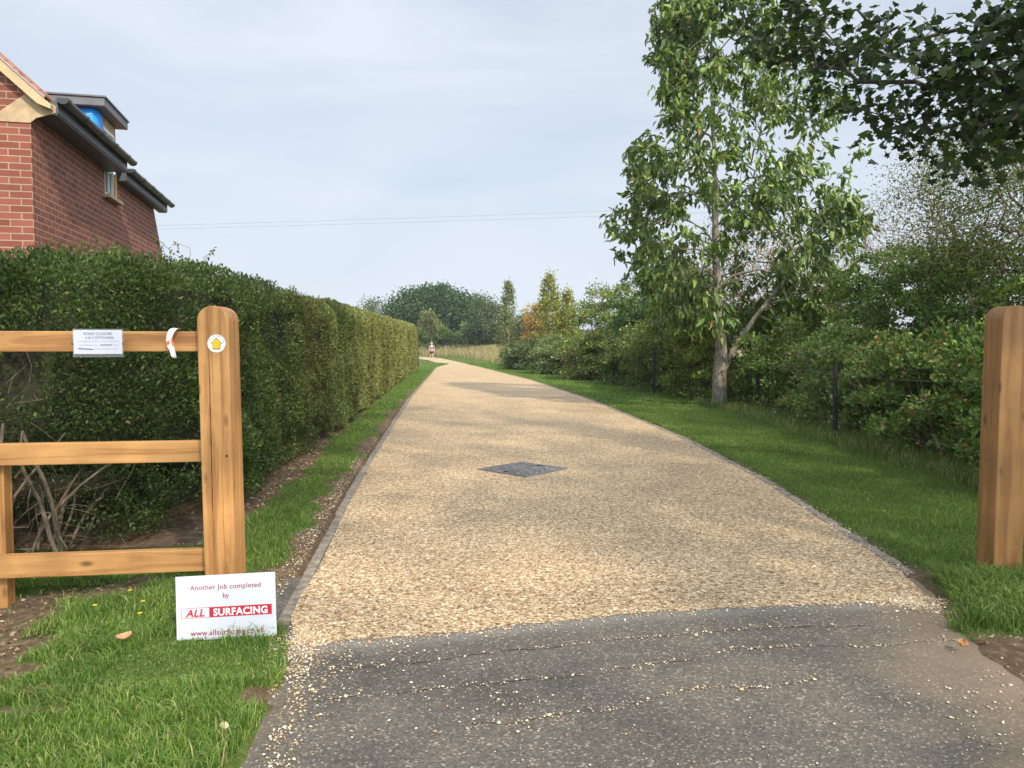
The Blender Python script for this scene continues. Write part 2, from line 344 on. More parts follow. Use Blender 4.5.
# joint with the tarmac: front row follows the real, slightly ragged, slanting line
jy = np.interp(V[:K + 1, 0], [-1.4, -1.0, -.4, .7, 1.6, 2.8], [3.75, 3.95, 4.1, 4.42, 4.50, 4.52])
_j = [G(*p) for p in ((285, 648), (345, 640), (420, 635), (497, 627), (572, 619), (640, 611.5), (800, 604), (925, 600))]
J = lambda x: np.interp(x, [p.x for p in _j], [p.y for p in _j])
nr = len(rows)
V2 = []
for k in range(K + 1):
    col = V.reshape(nr, K + 1, 3)[:, k]
    V2.append(col)
V = np.array(V2).transpose(1, 0, 2)
for k in range(K + 1):       # remap the first rows onto the joint
    for r_ in range(12):
        f = r_ / 12; yy_ = V[r_, k, 1]; u_ = k / K
        for it in range(4):
            xx_ = Ledge(yy_) + (Redge(yy_) - Ledge(yy_)) * u_; yy_ = J(xx_) * (1 - f) + V[12, k, 1] * f
        V[r_, k, 0] = xx_; V[r_, k, 1] = yy_
    f = None
V = V.reshape(-1, 3)
dj = V[:, 1] - J(V[:, 0]); rag = (fbm(p3(V[:, 0] * 3, V[:, 0] * 0, 1), 12) - .5) * .04 + (fbm(p3(V[:, 0] * 22, V[:, 0] * 0, 1), 13, 2) - .5) * .05
V[:, 1] += rag * np.clip(1 - dj / .5, 0, 1)
V[:, 2] = -.002 + .008 * np.clip(dj / .35, 0, 1) + (fbm(p3(V[:, 0] * .8, V[:, 1] * .8), 3) - .5) * .012
I = (np.arange(nr - 1)[:, None] * (K + 1) + np.arange(K)[None]).ravel()
o = npmesh('gravel_drive', V, np.stack([I, I + 1, I + K + 2, I + K + 1], -1), M_gravel, smooth=True); tag(o, kind='structure')

m, n, l, b = mat('worn_tarmac'); t = n.new('ShaderNodeTexCoord')
def nz_(sc, det=6, ro=.65, dist=0, vec=None):
    q = n.new('ShaderNodeTexNoise'); q.inputs['Scale'].default_value = sc; q.inputs['Detail'].default_value = det; q.inputs['Roughness'].default_value = ro; q.inputs['Distortion'].default_value = dist
    l.new(vec or t.outputs['Object'], q.inputs['Vector']); return q
A1 = nz_(1.3, 8, .62); A2 = nz_(90, 3, .7); A3 = nz_(2.1, 5, .6)
v = n.new('ShaderNodeTexVoronoi'); v.inputs['Scale'].default_value = 120; l.new(t.outputs['Object'], v.inputs['Vector']); sv = n.new('ShaderNodeSeparateColor'); l.new(v.outputs['Color'], sv.inputs[0])
r1 = ramp(n, [(.0, (.07, .063, .053)), (.5, (.108, .097, .081)), (.9, (.142, .126, .105)), (1, (.34, .30, .24))]); l.new(sv.outputs[0], r1.inputs[0])
r2 = ramp(n, [(.34, (.72, .72, .73)), (.5, (1, 1, 1)), (.66, (1.25, 1.22, 1.17))]); l.new(A1.outputs[0], r2.inputs[0])
x = n.new('ShaderNodeMix'); x.data_type = 'RGBA'; x.blend_type = 'MULTIPLY'; x.inputs[0].default_value = 1; l.new(r1.outputs[0], x.inputs[6]); l.new(r2.outputs[0], x.inputs[7])
# sandy washed-in dust near the right verge
at = n.new('ShaderNodeAttribute'); at.attribute_name = 'tint'; sa = n.new('ShaderNodeSeparateColor'); l.new(at.outputs['Color'], sa.inputs[0])
ad = n.new('ShaderNodeMath'); ad.operation = 'ADD'; l.new(sa.outputs[0], ad.inputs[0]); l.new(A3.outputs[0], ad.inputs[1])
mr = n.new('ShaderNodeMapRange'); mr.inputs[1].default_value = .72; mr.inputs[2].default_value = 1.35; mr.inputs[3].default_value = 0; mr.inputs[4].default_value = .85; l.new(ad.outputs[0], mr.inputs[0])
x2 = n.new('ShaderNodeMix'); x2.data_type = 'RGBA'; l.new(mr.outputs[0], x2.inputs[0]); l.new(x.outputs[2], x2.inputs[6]); x2.inputs[7].default_value = (.24, .18, .12, 1)
# cracks and construction joints
wv = n.new('ShaderNodeTexVoronoi'); wv.feature = 'DISTANCE_TO_EDGE'; wv.inputs['Scale'].default_value = 1.0
mpn = n.new('ShaderNodeMapping'); mpn.inputs['Scale'].default_value = (.55, 2.6, 1); mpn.inputs['Rotation'].default_value = (0, 0, -.13)
dn = nz_(5, 5, .7); mxv = n.new('ShaderNodeMix'); mxv.data_type = 'RGBA'; mxv.inputs[0].default_value = .10; l.new(t.outputs['Object'], mxv.inputs[6]); l.new(dn.outputs['Color'], mxv.inputs[7])
l.new(mxv.outputs[2], mpn.inputs[0]); l.new(mpn.outputs[0], wv.inputs['Vector'])
cr = n.new('ShaderNodeMapRange'); cr.inputs[1].default_value = .004; cr.inputs[2].default_value = .013; cr.inputs[3].default_value = .85; cr.inputs[4].default_value = 1; l.new(wv.outputs['Distance'], cr.inputs[0])
# break the cracks up
bk = n.new('ShaderNodeMapRange'); bk.inputs[1].default_value = .42; bk.inputs[2].default_value = .6; bk.inputs[3].default_value = 1; bk.inputs[4].default_value = 0; l.new(A3.outputs[0], bk.inputs[0])
mc = n.new('ShaderNodeMix'); mc.data_type = 'FLOAT'; l.new(bk.outputs[0], mc.inputs[0]); l.new(cr.outputs[0], mc.inputs[2]); mc.inputs[3].default_value = 1
x3 = n.new('ShaderNodeMix'); x3.data_type = 'RGBA'; x3.blend_type = 'MULTIPLY'; x3.inputs[0].default_value = 1; l.new(x2.outputs[2], x3.inputs[6]); l.new(mc.outputs[0], x3.inputs[7])
x4 = n.new('ShaderNodeMix'); x4.data_type = 'RGBA'; mb = n.new('ShaderNodeMath'); mb.operation = 'MULTIPLY'; mb.inputs[1].default_value = .6; l.new(sa.outputs[1], mb.inputs[0]); l.new(mb.outputs[0], x4.inputs[0]); l.new(x3.outputs[2], x4.inputs[6]); x4.inputs[7].default_value = (.25, .235, .21, 1)
l.new(x4.outputs[2], b.inputs['Base Color']); b.inputs['Roughness'].default_value = .8; b.inputs['Specular IOR Level'].default_value = .3
u = n.new('ShaderNodeBump'); u.inputs['Strength'].default_value = .6; u.inputs['Distance'].default_value = .004; l.new(A2.outputs[0], u.inputs['Height']); l.new(u.outputs[0], b.inputs['Normal'])
xs = np.linspace(-2.0, 4.6, 90); ysa = np.linspace(-2, 4.9, 90); XX, YY = np.meshgrid(xs, ysa)
V = np.stack([XX.ravel(), YY.ravel(), (fbm(p3(XX.ravel() * .8, YY.ravel() * .8), 3) - .5) * .012 - .004], -1)
band = np.exp(-((V[:, 1] - J(V[:, 0]) + .05) / .07) ** 2)
dust = np.clip(1 - (Redge(V[:, 1]) - V[:, 0]) / .9, 0, 1) * .75 + .35 * np.exp(-((V[:, 0] + 1.05) / .25) ** 2)
I = (np.arange(89)[:, None] * 90 + np.arange(89)[None]).ravel()
o = npmesh('tarmac_apron', V, np.stack([I, I + 1, I + 91, I + 90], -1), m, tint=np.stack([dust, band, dust * 0], -1), smooth=True); tag(o, kind='structure')

# open cracks in the tarmac running parallel to the joint
M_ck = simple('open_crack', (.03, .027, .024), 1.0, bump=.5)
CRK = []
for off, xa, xb, wv_ in ((-.33, -.75, 1.9, .008), (-.66, -.9, .9, .006), (-.60, 1.0, 2.6, .004), (-1.0, -.2, 1.4, .0035)):
    xs_ = np.arange(xa, xb, .018); nn1 = fbm(p3(xs_ * 2.2, xs_ * 0 + off, 5), 91) - .5; nn2 = fbm(p3(xs_ * 22, xs_ * 0 + off, 5), 92) - .5
    yc = J(xs_) + off + nn1 * .16 + nn2 * .03; wd_ = wv_ * np.clip(fbm(p3(xs_ * 14, xs_ * 0 + off, 7), 93) * 2.6 - .75, .0, 1.4)
    zc_ = (fbm(p3(xs_ * .8, yc * .8), 3) - .5) * .012 - .004 + .0022
    V = np.concatenate([np.stack([xs_, yc - wd_ / 2, zc_], -1), np.stack([xs_, yc + wd_ / 2, zc_], -1)]); k = len(xs_); i = np.arange(k - 1)
    o = npmesh('tarmac_crack', V, np.stack([i, i + 1, i + 1 + k, i + k], -1), M_ck); tag(o, kind='structure'); CRK.append((xs_, yc))

# kerbs: left continuous concrete edging, right row of stone setts
M_kerb = simple('weathered_concrete', (.22, .185, .145), .9, bump=.8, bscale=60, var=.5, vscale=14)
def kerb(name, edge, side, y0, y1, ln, gap, wd, jit):
    bm = new_bm(); y = y0
    while y < y1:
        l_ = ln * (1 if y < 30 else 3); ya, yb = y, y + l_ - gap
        xa, xb = float(edge(ya)), float(edge(yb)); d = Vector((xb - xa, yb - ya, 0)).normalized(); nrm = Vector((d.y, -d.x, 0)) * side
        j = random.uniform(-jit, jit); zt = .007 + random.uniform(-.004, .006)
        c = Vector(((xa + xb) / 2, (ya + yb) / 2, 0)) + nrm * (wd / 2 + .004 + j); c.z = zt - .04
        add_box(bm, c, (wd + random.uniform(-jit, jit), l_ - gap, .08), Matrix.Rotation(math.atan2(-d.x, d.y) + random.uniform(-jit, jit) * 2, 3, 'Z') , bevel=.006 if y < 14 else 0)
        y += l_
    return tag(obj(name, bm, M_kerb), kind='structure')
kerb('kerb_edging', Ledge, -1, Y0 + .35, 56, .9, .006, .075, .006)
kerb('kerb_setts', Redge, 1, 5.0, 56, .2, .014, .085, .008)

# manhole cover set diagonally in the drive, with infilled tray
c0 = G(523, 470); mh = empty('manhole_cover', (c0.x, c0.y, .010), R(45 + 3)); tag(mh, 'grey recessed square manhole cover set cornerwise in the gravel drive', 'manhole cover')
M_steel = simple('galvanised_steel', (.18, .18, .19), .55, .3, bump=.2, var=.2)
m, n, l, b = mat('grey_infill'); t = n.new('ShaderNodeTexCoord'); v = n.new('ShaderNodeTexVoronoi'); v.inputs['Scale'].default_value = 70; l.new(t.outputs['Object'], v.inputs['Vector'])
s = n.new('ShaderNodeSeparateColor'); l.new(v.outputs['Color'], s.inputs[0]); r = ramp(n, [(0, (.035, .033, .032)), (.5, (.085, .081, .08)), (.85, (.16, .152, .148)), (1, (.5, .48, .46))]); l.new(s.outputs[0], r.inputs[0]); l.new(r.outputs[0], b.inputs['Base Color']); b.inputs['Roughness'].default_value = .8
hs = .36
bm = new_bm(); add_box(bm, (0, 0, 0), (2 * hs, 2 * hs, .014)); obj('infill', bm, m, mh)
bm = new_bm()
for sx, sy in ((1, 0), (-1, 0), (0, 1), (0, -1)):
    add_box(bm, (sx * (hs + .012), sy * (hs + .012), .001), (.018 if sx else 2 * hs + .04, .018 if sy else 2 * hs + .04 - (0 if not sx else 0), .02) if sx else (2 * hs + .002, .018, .018))
obj('frame', bm, M_steel, mh)
bm = new_bm()
bm.free(); M_slot = simple('black_slot', (.015, .015, .015), .8)
for sx in (-1, 1): bm = new_bm(); add_box(bm, (sx * (hs - .06), 0, .009), (.035, .06, .006)); obj('lifting_slot', bm, M_slot, mh)

# loose gravel scattered on the tarmac, verge and joint
def pebbles(name, P, sz, tint, mt, label, cat, squash=.55):
    t = np.array([(1, 0, 0), (-1, 0, 0), (0, 1, 0), (0, -1, 0), (0, 0, 1), (0, 0, -1)], float)
    tri = np.array([(0, 2, 4), (2, 1, 4), (1, 3, 4), (3, 0, 4), (2, 0, 5), (1, 2, 5), (3, 1, 5), (0, 3, 5)])
    n = len(P); an = RNG.uniform(0, 6.28, n); ca, sa = np.cos(an), np.sin(an)
    sc = np.stack([sz, sz * RNG.uniform(.5, .9, n), sz * squash * RNG.uniform(.5, 1, n)], -1)
    q = t[None] * sc[:, None] * RNG.uniform(.7, 1.15, (n, 6, 1))
    V = np.stack([q[..., 0] * ca[:, None] - q[..., 1] * sa[:, None], q[..., 0] * sa[:, None] + q[..., 1] * ca[:, None], q[..., 2]], -1) + P[:, None]
    T = tri[None] + (np.arange(n) * 6)[:, None, None]
    o = npmesh(name, V.reshape(-1, 3), T.reshape(-1, 3), mt, tint=np.repeat(tint, 6, axis=0))
    return tag(o, label, cat, kind='stuff')
m, n, l, b = mat('pebble'); a = n.new('ShaderNodeAttribute'); a.attribute_name = 'tint'; l.new(a.outputs['Color'], b.inputs['Base Color']); b.inputs['Roughness'].default_value = .75
M_peb = m
PP = []
q = np.stack([RNG.uniform(-1.3, 3.4, 9000), RNG.uniform(1.9, 4.6, 9000)], -1)
cl = fbm(p3(q[:, 0] * 1.6, q[:, 1] * 2.2), 77); q = q[(RNG.random(len(q)) < np.clip((cl - .42) * 2.2, .03, 1)) & (q[:, 1] < J(q[:, 0]) + .02) & (q[:, 0] > Ledge(q[:, 1]) - .05) & (q[:, 0] < Redge(q[:, 1]) + .1)]; PP.append(q[:1700])
k = 900; yy = J(0) * 0 + RNG.uniform(-1.2, 2.8, k); q = np.stack([yy, J(yy) - np.abs(RNG.normal(0, .05, k)) - .0], -1); PP.append(q)
k = 900; yy = RNG.uniform(2.2, 4.3, k); q = np.stack([Ledge(yy) + np.abs(RNG.normal(.0, .16, k)) * np.clip((yy - 2) / 1.6, .3, 1.2), yy], -1); PP.append(q)
k = 1500; yy = 4.4 + RNG.gamma(1.6, 2.2, k); q = np.stack([Ledge(yy) - .12 - np.abs(RNG.normal(0, .10, k)), yy], -1); PP.append(q)
k = 1300; yy = 4.9 + RNG.gamma(1.4, 2.5, k); q = np.stack([Redge(yy) + np.abs(RNG.normal(0, .07, k)), yy], -1); PP.append(q)
k = 16000; yy = 4.1 + RNG.gamma(1.6, 1.3, k); q = np.stack([Ledge(yy) + RNG.random(k) * (Redge(yy) - Ledge(yy)), yy], -1); PP.append(q[q[:, 1] > J(q[:, 0]) - .02])
for xs_, yc in CRK:
    i = RNG.integers(0, len(xs_), 150); q = np.stack([xs_[i] + RNG.normal(0, .01, 150), yc[i] + RNG.normal(0, .012, 150)], -1); PP.append(q)
for gxy, n_g, sg_ in ((G(903, 600), 900, (.10, .05)), (G(925, 606), 350, (.10, .06)), (G(300, 640), 700, (.07, .10)), (G(292, 665), 500, (.06, .14))):
    q = np.stack([gxy.x + RNG.normal(0, sg_[0], n_g), gxy.y + RNG.normal(0, sg_[1], n_g)], -1); PP.append(q)
q = np.concatenate(PP); zz = np.maximum(gz(q[:, 0], q[:, 1]), np.where(q[:, 1] < J(q[:, 0]), .001, .002 + .006 * np.clip((q[:, 1] - J(q[:, 0])) / .35, 0, 1)) + 0 * q[:, 1])
sz = RNG.gamma(3.0, .0014, len(q)) + .002
pebbles('loose_gravel', np.stack([q[:, 0], q[:, 1], zz], -1), sz, tints(len(q), [(.55, .43, .27), (.68, .58, .42), (.42, .27, .14), (.30, .2, .12), (.75, .70, .6)], [4, 3, 2, 1, 1]), M_peb, 'loose golden gravel scattered over the tarmac and along the drive edges', 'gravel')
# clods and stones at the foot of the hedge
k = 420; q = np.stack([RNG.normal(-3.0, .35, k), RNG.uniform(3.3, 5.6, k)], -1); q = q[soil(q[:, 0], q[:, 1]) > .5]
k = 900; yy = RNG.uniform(5.6, 13, k); q2 = np.stack([hedge_x(yy) + RNG.uniform(0, .5, k), yy], -1); q2 = q2[soil(q2[:, 0], q2[:, 1]) > .5]
q = np.concatenate([q, q2]); pebbles('soil_crumbs', np.stack([q[:, 0], q[:, 1], gz(q[:, 0], q[:, 1]) + .004], -1), RNG.gamma(2.2, .006, len(q)) + .004, tints(len(q), [(.16, .11, .07), (.3, .22, .15), (.40, .33, .25)], [4, 3, 1]), M_peb, 'crumbs of soil and small stones on bare earth beside the hedge', 'soil')

# leaf litter and dry bits on the bare soil and in the verges
k = 2600; yy = RNG.uniform(5.2, 20, k); x = hedge_x(yy) + RNG.uniform(-.1, .6, k)
x2 = RNG.uniform(4.6, 5.8, 1500); y2 = RNG.uniform(5, 20, 1500); x3 = RNG.uniform(-3.4, -2.0, 420); y3 = RNG.uniform(3.2, 5.6, 420); x4 = RNG.uniform(2.2, 4.2, 160); y4 = RNG.uniform(3.0, 4.1, 160)
x = np.concatenate([x, x2, x3, x4]); y = np.concatenate([yy, y2, y3, y4]); k_ = (soil(x, y) > .35) | (RNG.random(len(x)) < .25); x, y = x[k_], y[k_]; D = RNG.normal(0, 1, (len(x), 3)) * (1, 1, .15)
o = leaves('leaf_litter', np.stack([x, y, gz(x, y) + .012], -1), D, RNG.uniform(.015, .045, len(x)), .5, tints(len(x), [(.20, .12, .06), (.32, .22, .12), (.12, .07, .04), (.42, .36, .22)], [4, 3, 3, 1]), leafmat('dead_leaf', .1, .8, .2), roll=.35)
tag(o, 'dry brown leaf litter on the bare earth along the hedge and fence', 'leaf litter', kind='stuff')

# ---------------------------------------------------------------- grass
def blades(P, h, wd, lean, tint, segs=2):
    n = len(P); an = RNG.uniform(0, 6.283, n); la = RNG.uniform(0, 6.283, n); le = lean * RNG.uniform(.2, 1.3, n) * h
    s = np.stack([np.cos(an), np.sin(an), an * 0], -1) * (wd / 2)[:, None]; d = np.stack([np.cos(la) * le, np.sin(la) * le, an * 0], -1)
    up = np.array([0, 0, 1.])[None] * h[:, None]
    V = np.stack([P - s, P + s, P + d * .35 + up * .6 + s * .8, P + d * .35 + up * .6 - s * .8, P + d + up * np.clip(1 - .3 * lean, .5, 1)], 1)
    q = np.arange(n)[:, None] * 5
    T = np.concatenate([q + [0, 1, 2], q + [0, 2, 3], q + [3, 2, 4]], 0)
    return V.reshape(-1, 3), T, np.repeat(tint, 5, axis=0)
def patch(n, xr, yr, h, wd, lean, cols, wts, cond=None, hn=.5, ragged=.0):
    x = RNG.uniform(*xr, n); y = RNG.uniform(*yr, n); so = soil(x, y)
    inside = (x > Ledge(y) - (.02 + ragged * fbm(p3(x * 4, y * 4), 55))) & (x < Redge(y) + .02)
    if yr[1] > 4.4: inside |= (x > Ledge(y) - .14) & (x < Redge(y) + .13) & (y > Y0 + .3)
    k = (RNG.random(n) > so * .985) & ~inside & (fbm(p3(x * 5, y * 5), 60) > .2)
    if cond is not None: k &= cond(x, y)
    x, y = x[k], y[k]; n = len(x); hh = h * (1 + hn * (fbm(p3(x * 3.2, y * 3.2), 70) - .5) * 2) * RNG.uniform(.45, 1.25, n) * (1 - .6 * so[k])
    hh = np.where((x > -1.85) & (x < -1.08) & (y > 3.3) & (y < 3.86), hh * .33, hh)
    P = np.stack([x, y, np.maximum(gz(x, y), -.02) - .005], -1)
    tn = tints(n, cols, wts, .25) * (.8 + .5 * fbm(p3(x * 1.3, y * 1.3), 80))[:, None]
    return blades(P, hh, wd * RNG.uniform(.7, 1.3, n), lean, tn)
def join(parts):
    V = []; T = []; C_ = []; o = 0
    for v, t, c in parts: V.append(v); T.append(t + o); C_.append(c); o += len(v)
    return np.concatenate(V), np.concatenate(T), np.concatenate(C_)
GC = [(.115, .20, .035), (.165, .25, .05), (.075, .14, .03), (.24, .28, .09), (.34, .30, .15)]; GW = [5, 3, 4, 1.4, .6]
GR = [(.115, .19, .04), (.155, .23, .05), (.08, .135, .03), (.22, .25, .085), (.3, .26, .13)]; GRW = [5, 3, 3, .8, .3]
inhedge = lambda x, y: (x > hedge_x(y) - .1) & ~((x < -2.45) & (y > 5.6)) | (y < 5.0)
parts = [patch(90000, (-3.7, -1.0), (2.2, 4.9), .072, .0042, .85, GC, GW, ragged=.03),
         patch(30000, (-3.7, -1.3), (4.9, 7), .055, .0048, .6, GC, GW, inhedge),
         patch(60000, (-3.2, -1.5), (7, 13), .045, .006, .5, GR, GRW, lambda x, y: x > hedge_x(y) + .0),
         patch(60000, (-6.5, -2.3), (13, 46), .045, .014, .5, GC[:4], GW[:4], lambda x, y: x > hedge_x(y)),
         patch(4000, (-12, -5), (46, 66), .06, .04, .5, GC[:4], GW[:4])]
parts += [patch(130000, (2.6, 6.0), (4.4, 9.5), .045, .0048, .6, GR, GRW, ragged=.0),
          patch(100000, (2.3, 6.2), (9.5, 18), .045, .0075, .55, GR, GRW),
          patch(90000, (-3, 6), (18, 50), .05, .017, .5, GC[:4], GW[:4]),
          patch(9000, (-12, 2), (50, 72), .08, .045, .5, GC[:4], GW[:4], lambda x, y: x > Redge(y) + .2)]
parts += [patch(16000, (4.75, 5.8), (5.5, 20), .20, .008, .8, [(.14, .20, .055), (.2, .24, .07), (.3, .27, .12), (.09, .14, .04)], [4, 3, 2, 3])]
parts += [patch(14000, (2.05, 4.5), (3.75, 4.7), .06, .005, .8, GR, GRW)]
# long tufts round the right gatepost
parts += [patch(42000, (2.2, 5.2), (3.7, 5.1), .13, .0058, .95, GR, GRW, lambda x, y: (((x - 3.7) / 1.6) ** 2 + ((y - 4.3) / .6) ** 2 < 1.0 + .5 * (fbm(p3(x * 6, y * 6), 4) - .5)), hn=.5)]
# tufts along the foot of gatepost / sign
parts += [patch(60, (-1.45, -1.2), (3.72, 3.8), .3, .005, .8, GC, GW), patch(5000, (-3.0, -1.6), (4.2, 4.9), .10, .005, .9, GC, GW)]
V, T, Ct = join(parts)
o = npmesh('verge_grass', V, T, M_grass, tint=Ct); tag(o, 'green mown grass on both verges of the drive', 'grass', kind='stuff')
# weeds on the drive-side of the shrubs
# tall dry meadow beyond the bend
x = RNG.uniform(-20, 8, 60000); y = RNG.uniform(66, 110, 60000); k = (x > Rfar(y) + 2.6 + 1.2 * vnoise(p3(x, y), 3)) & (x < 7)
x, y = x[k], y[k]; nn_ = len(x); tn = tints(nn_, [(.36, .29, .15), (.27, .21, .11), (.44, .38, .24), (.15, .19, .07)], [4, 3, 2, 2])
V, T, Ct = blades(np.stack([x, y, rise(x, y) - .03], -1), (.40 + .5 * fbm(p3(x * .5, y * .5), 8)) * RNG.uniform(.6, 1.2, nn_), np.full(nn_, .05), .35, tn)
o = npmesh('dry_meadow', V, T, M_grass, tint=Ct); tag(o, 'tall straw coloured meadow grass beyond the bend of the drive', 'meadow grass', kind='stuff')

# ---------------------------------------------------------------- tree growth
def grow(trunk, trunk_r, tips, r_tip=.006, seg=.3, wob=.12, pl=.35, droop=0.0, upbias=.0, rng=RNG, powr=.42):
    """trunk: list of points; tips: target points. returns tube paths [(pts, radii)], tip directions."""
    nodes = []; par = []; plen = []
    tr = [np.array(p, float) for p in trunk]
    dense = [tr[0]]
    for a_, b_ in zip(tr[:-1], tr[1:]):
        k = max(1, int(np.linalg.norm(b_ - a_) / seg))
        for i in range(1, k + 1): dense.append(a_ + (b_ - a_) * i / k)
    cum = 0
    for i, p in enumerate(dense):
        if i: cum += np.linalg.norm(p - dense[i - 1])
        nodes.append(p + (rng.normal(0, .02, 3) if 0 < i < len(dense) - 1 else 0)); par.append(i - 1); plen.append(cum)
    ntr = len(dense); start = max(1, int(ntr * .25)); cnt = [0] * ntr
    tips = np.asarray(tips, float); c = nodes[ntr - 1]; mid = nodes[ntr // 2]
    order = np.argsort(np.minimum(np.linalg.norm(tips - c, axis=1), np.linalg.norm(tips - mid, axis=1)))
    chains = [list(range(ntr))]; dirs = np.zeros_like(tips)
    for ti in order:
        t = tips[ti]; A = np.array(nodes); d = t - A; dist = np.linalg.norm(d, axis=1)
        cost = dist + pl * np.array(plen) + np.where(d[:, 2] < -.15 * dist, .6 * dist, 0); cost[:start] += 50
        j = int(np.argmin(cost)); a_ = nodes[j]; L_ = dist[j]; k = max(2, int(L_ / seg) + 1)
        base_dir = np.array([0, 0, 1.]); prev = j; ch = [j]
        for i in range(1, k + 1):
            f = i / k; p = a_ + (t - a_) * f
            arc = math.sin(f * math.pi) * L_ * (upbias * .25)
            p = p + np.array([0, 0, arc]) + (rng.normal(0, wob * seg, 3) if i < k else 0)
            nodes.append(p); par.append(prev); plen.append(plen[j] + L_ * f); cnt.append(0); prev = len(nodes) - 1; ch.append(prev)
        chains.append(ch); dirs[ti] = nodes[prev] - nodes[par[prev]]
        q = prev
        while q >= 0: cnt[q] += 1; q = par[q]
    cnt = np.array(cnt, float); rad = r_tip * np.maximum(cnt, 1) ** powr
    if trunk_r is not None:
        z = np.linspace(0, 1, ntr); rad[:ntr] = np.interp(z, np.linspace(0, 1, len(trunk_r)), trunk_r)
        rad[ntr:] = np.minimum(rad[ntr:], max(trunk_r) * .6)
    paths = []
    for ci, ch in enumerate(chains):
        rr = rad[ch].copy()
        if ci: rr[0] = min(rr[0], rr[1] * 1.25)
        paths.append((np.array([nodes[q] for q in ch]), rr))
    return paths, unit(dirs), np.array(nodes), rad
def in_ellipsoid(n, c, r, hollow=0.0, rng=RNG):
    v = unit(rng.normal(size=(n, 3))); rr = (rng.uniform(hollow ** 3, 1, n)) ** (1 / 3)
    return np.array(c) + v * rr[:, None] * np.array(r)
def spray(tips, dirs, per, spread, rng=RNG):
    n = len(tips); P = np.repeat(tips, per, axis=0) + rng.normal(0, 1, (n * per, 3)) * np.array(spread)
    D = np.repeat(dirs, per, axis=0)
    return P, D
def tree_obj(name, label, cat, group, base, trunk, trunk_r, tips, bm_, leaf, **kw):
    """leaf: dict(per, spread, size, aspect, kind, cols, wts, mat, droop)"""
    root = empty(name, base); tag(root, label, cat, group)
    b0 = np.array(base, float)
    paths, dirs, nodes, rad = grow([np.array(p) - b0 for p in trunk], trunk_r, np.asarray(tips) - b0, **kw)
    tubes('trunk', paths[:1], bm_, root, 12)
    fl = trunk_r[0] if trunk_r else .1
    if len(paths) > 1: tubes('branches', paths[1:], bm_, root, 5)
    tl = np.array([p[0][-1] for p in paths[1:]]); dd = np.array([unit(p[0][-1] - p[0][-2]) for p in paths[1:]])
    P, D = spray(tl, dd, leaf['per'], leaf['spread'])
    D = D * leaf.get('along', .4) + RNG.normal(0, leaf.get('rnd', .6), D.shape) + np.array([0, 0, -leaf.get('droop', 0)])
    n = len(P); sz = leaf['size'] * RNG.uniform(.65, 1.2, n)
    # tint varies branch by branch
    bt = np.repeat(1 + RNG.normal(0, leaf.get('bvar', .12), (len(tl), 1)), leaf['per'], axis=0)
    leaves('crown', P, D, sz, leaf['aspect'], tints(n, leaf['cols'], leaf['wts'], .2) * np.clip(bt, .6, 1.5), leaf['mat'], root, leaf['kind'], roll=leaf.get('roll', .7))
    return root

# ---------------------------------------------------------------- the young cherry by the drive
b0 = G(719, 407); bY = b0.y
tip = []
prof_z = [2.2, 3.0, 4.2, 5.2, 6.5, 8.0, 9.5, 10.6, 11.4]; prof_l = [1.5, 1.8, 2.65, 2.55, 1.8, 1.6, 1.35, 1.0, .4]; prof_r = [2.4, 3.1, 3.35, 3.35, 3.4, 3.0, 2.3, 1.3, .4]
rg_ = np.random.default_rng(5)
axis_x = lambda z: b0.x - .012 * z * 2
while len(tip) < 860:
    z = rg_.uniform(1.9, 11.4); th = rg_.uniform(0, 6.283); rr = rg_.uniform(.25, 1) ** .6
    lr = np.interp(z, prof_z, prof_l), np.interp(z, prof_z, prof_r)
    cx_ = math.cos(th); R_ = (lr[1] if cx_ > 0 else lr[0]); x = cx_ * R_ * rr; y = math.sin(th) * (lr[0] + lr[1]) / 2 * rr * .95
    p = np.array([[x * .55, y * .55, z * .5]])
    if vnoise(p * 1.5, 41)[0] < .44: continue
    tip.append((axis_x(z) + x, bY + y, z))
tw = tip
leafC = dict(per=22, spread=(.10, .10, .10), size=.215, aspect=.40, kind='long', cols=[(.11, .18, .035), (.17, .24, .05), (.07, .12, .028), (.24, .29, .06), (.30, .20, .06)], wts=[5, 3.4, 3.4, .4, .12], mat=M_leaf_gl, droop=.75, rnd=.55, along=.35, roll=.8, bvar=.15)
tr = [(b0.x, bY, -.1), (b0.x + .02, bY, 1.0), (b0.x - .08, bY, 2.6), (b0.x - .14, bY, 4.4), (b0.x - .22, bY, 6.5), (b0.x - .3, bY, 8.6), (b0.x - .4, bY, 10.8)]
ch = tree_obj('cherry_tree', 'young broadleaf tree with pale grey trunk and drooping green leaves beside the drive', 'tree', None, (b0.x, bY, 0), tr, [.20, .125, .085, .06, .045, .028, .012], tip, M_bark, leafC, r_tip=.0055, wob=.22, upbias=.5, pl=.3)
# low second stem forking right, part of the same tree
st = [np.array(p) for p in ((.03, 0, .75), (.28, -.1, 1.35), (.75, -.15, 2.1), (1.2, -.2, 2.7), (1.9, -.1, 3.6), (2.6, .1, 4.6))]
tubes('limb', [(st, [.085, .07, .055, .045, .03, .015])], M_bark, ch, 10)

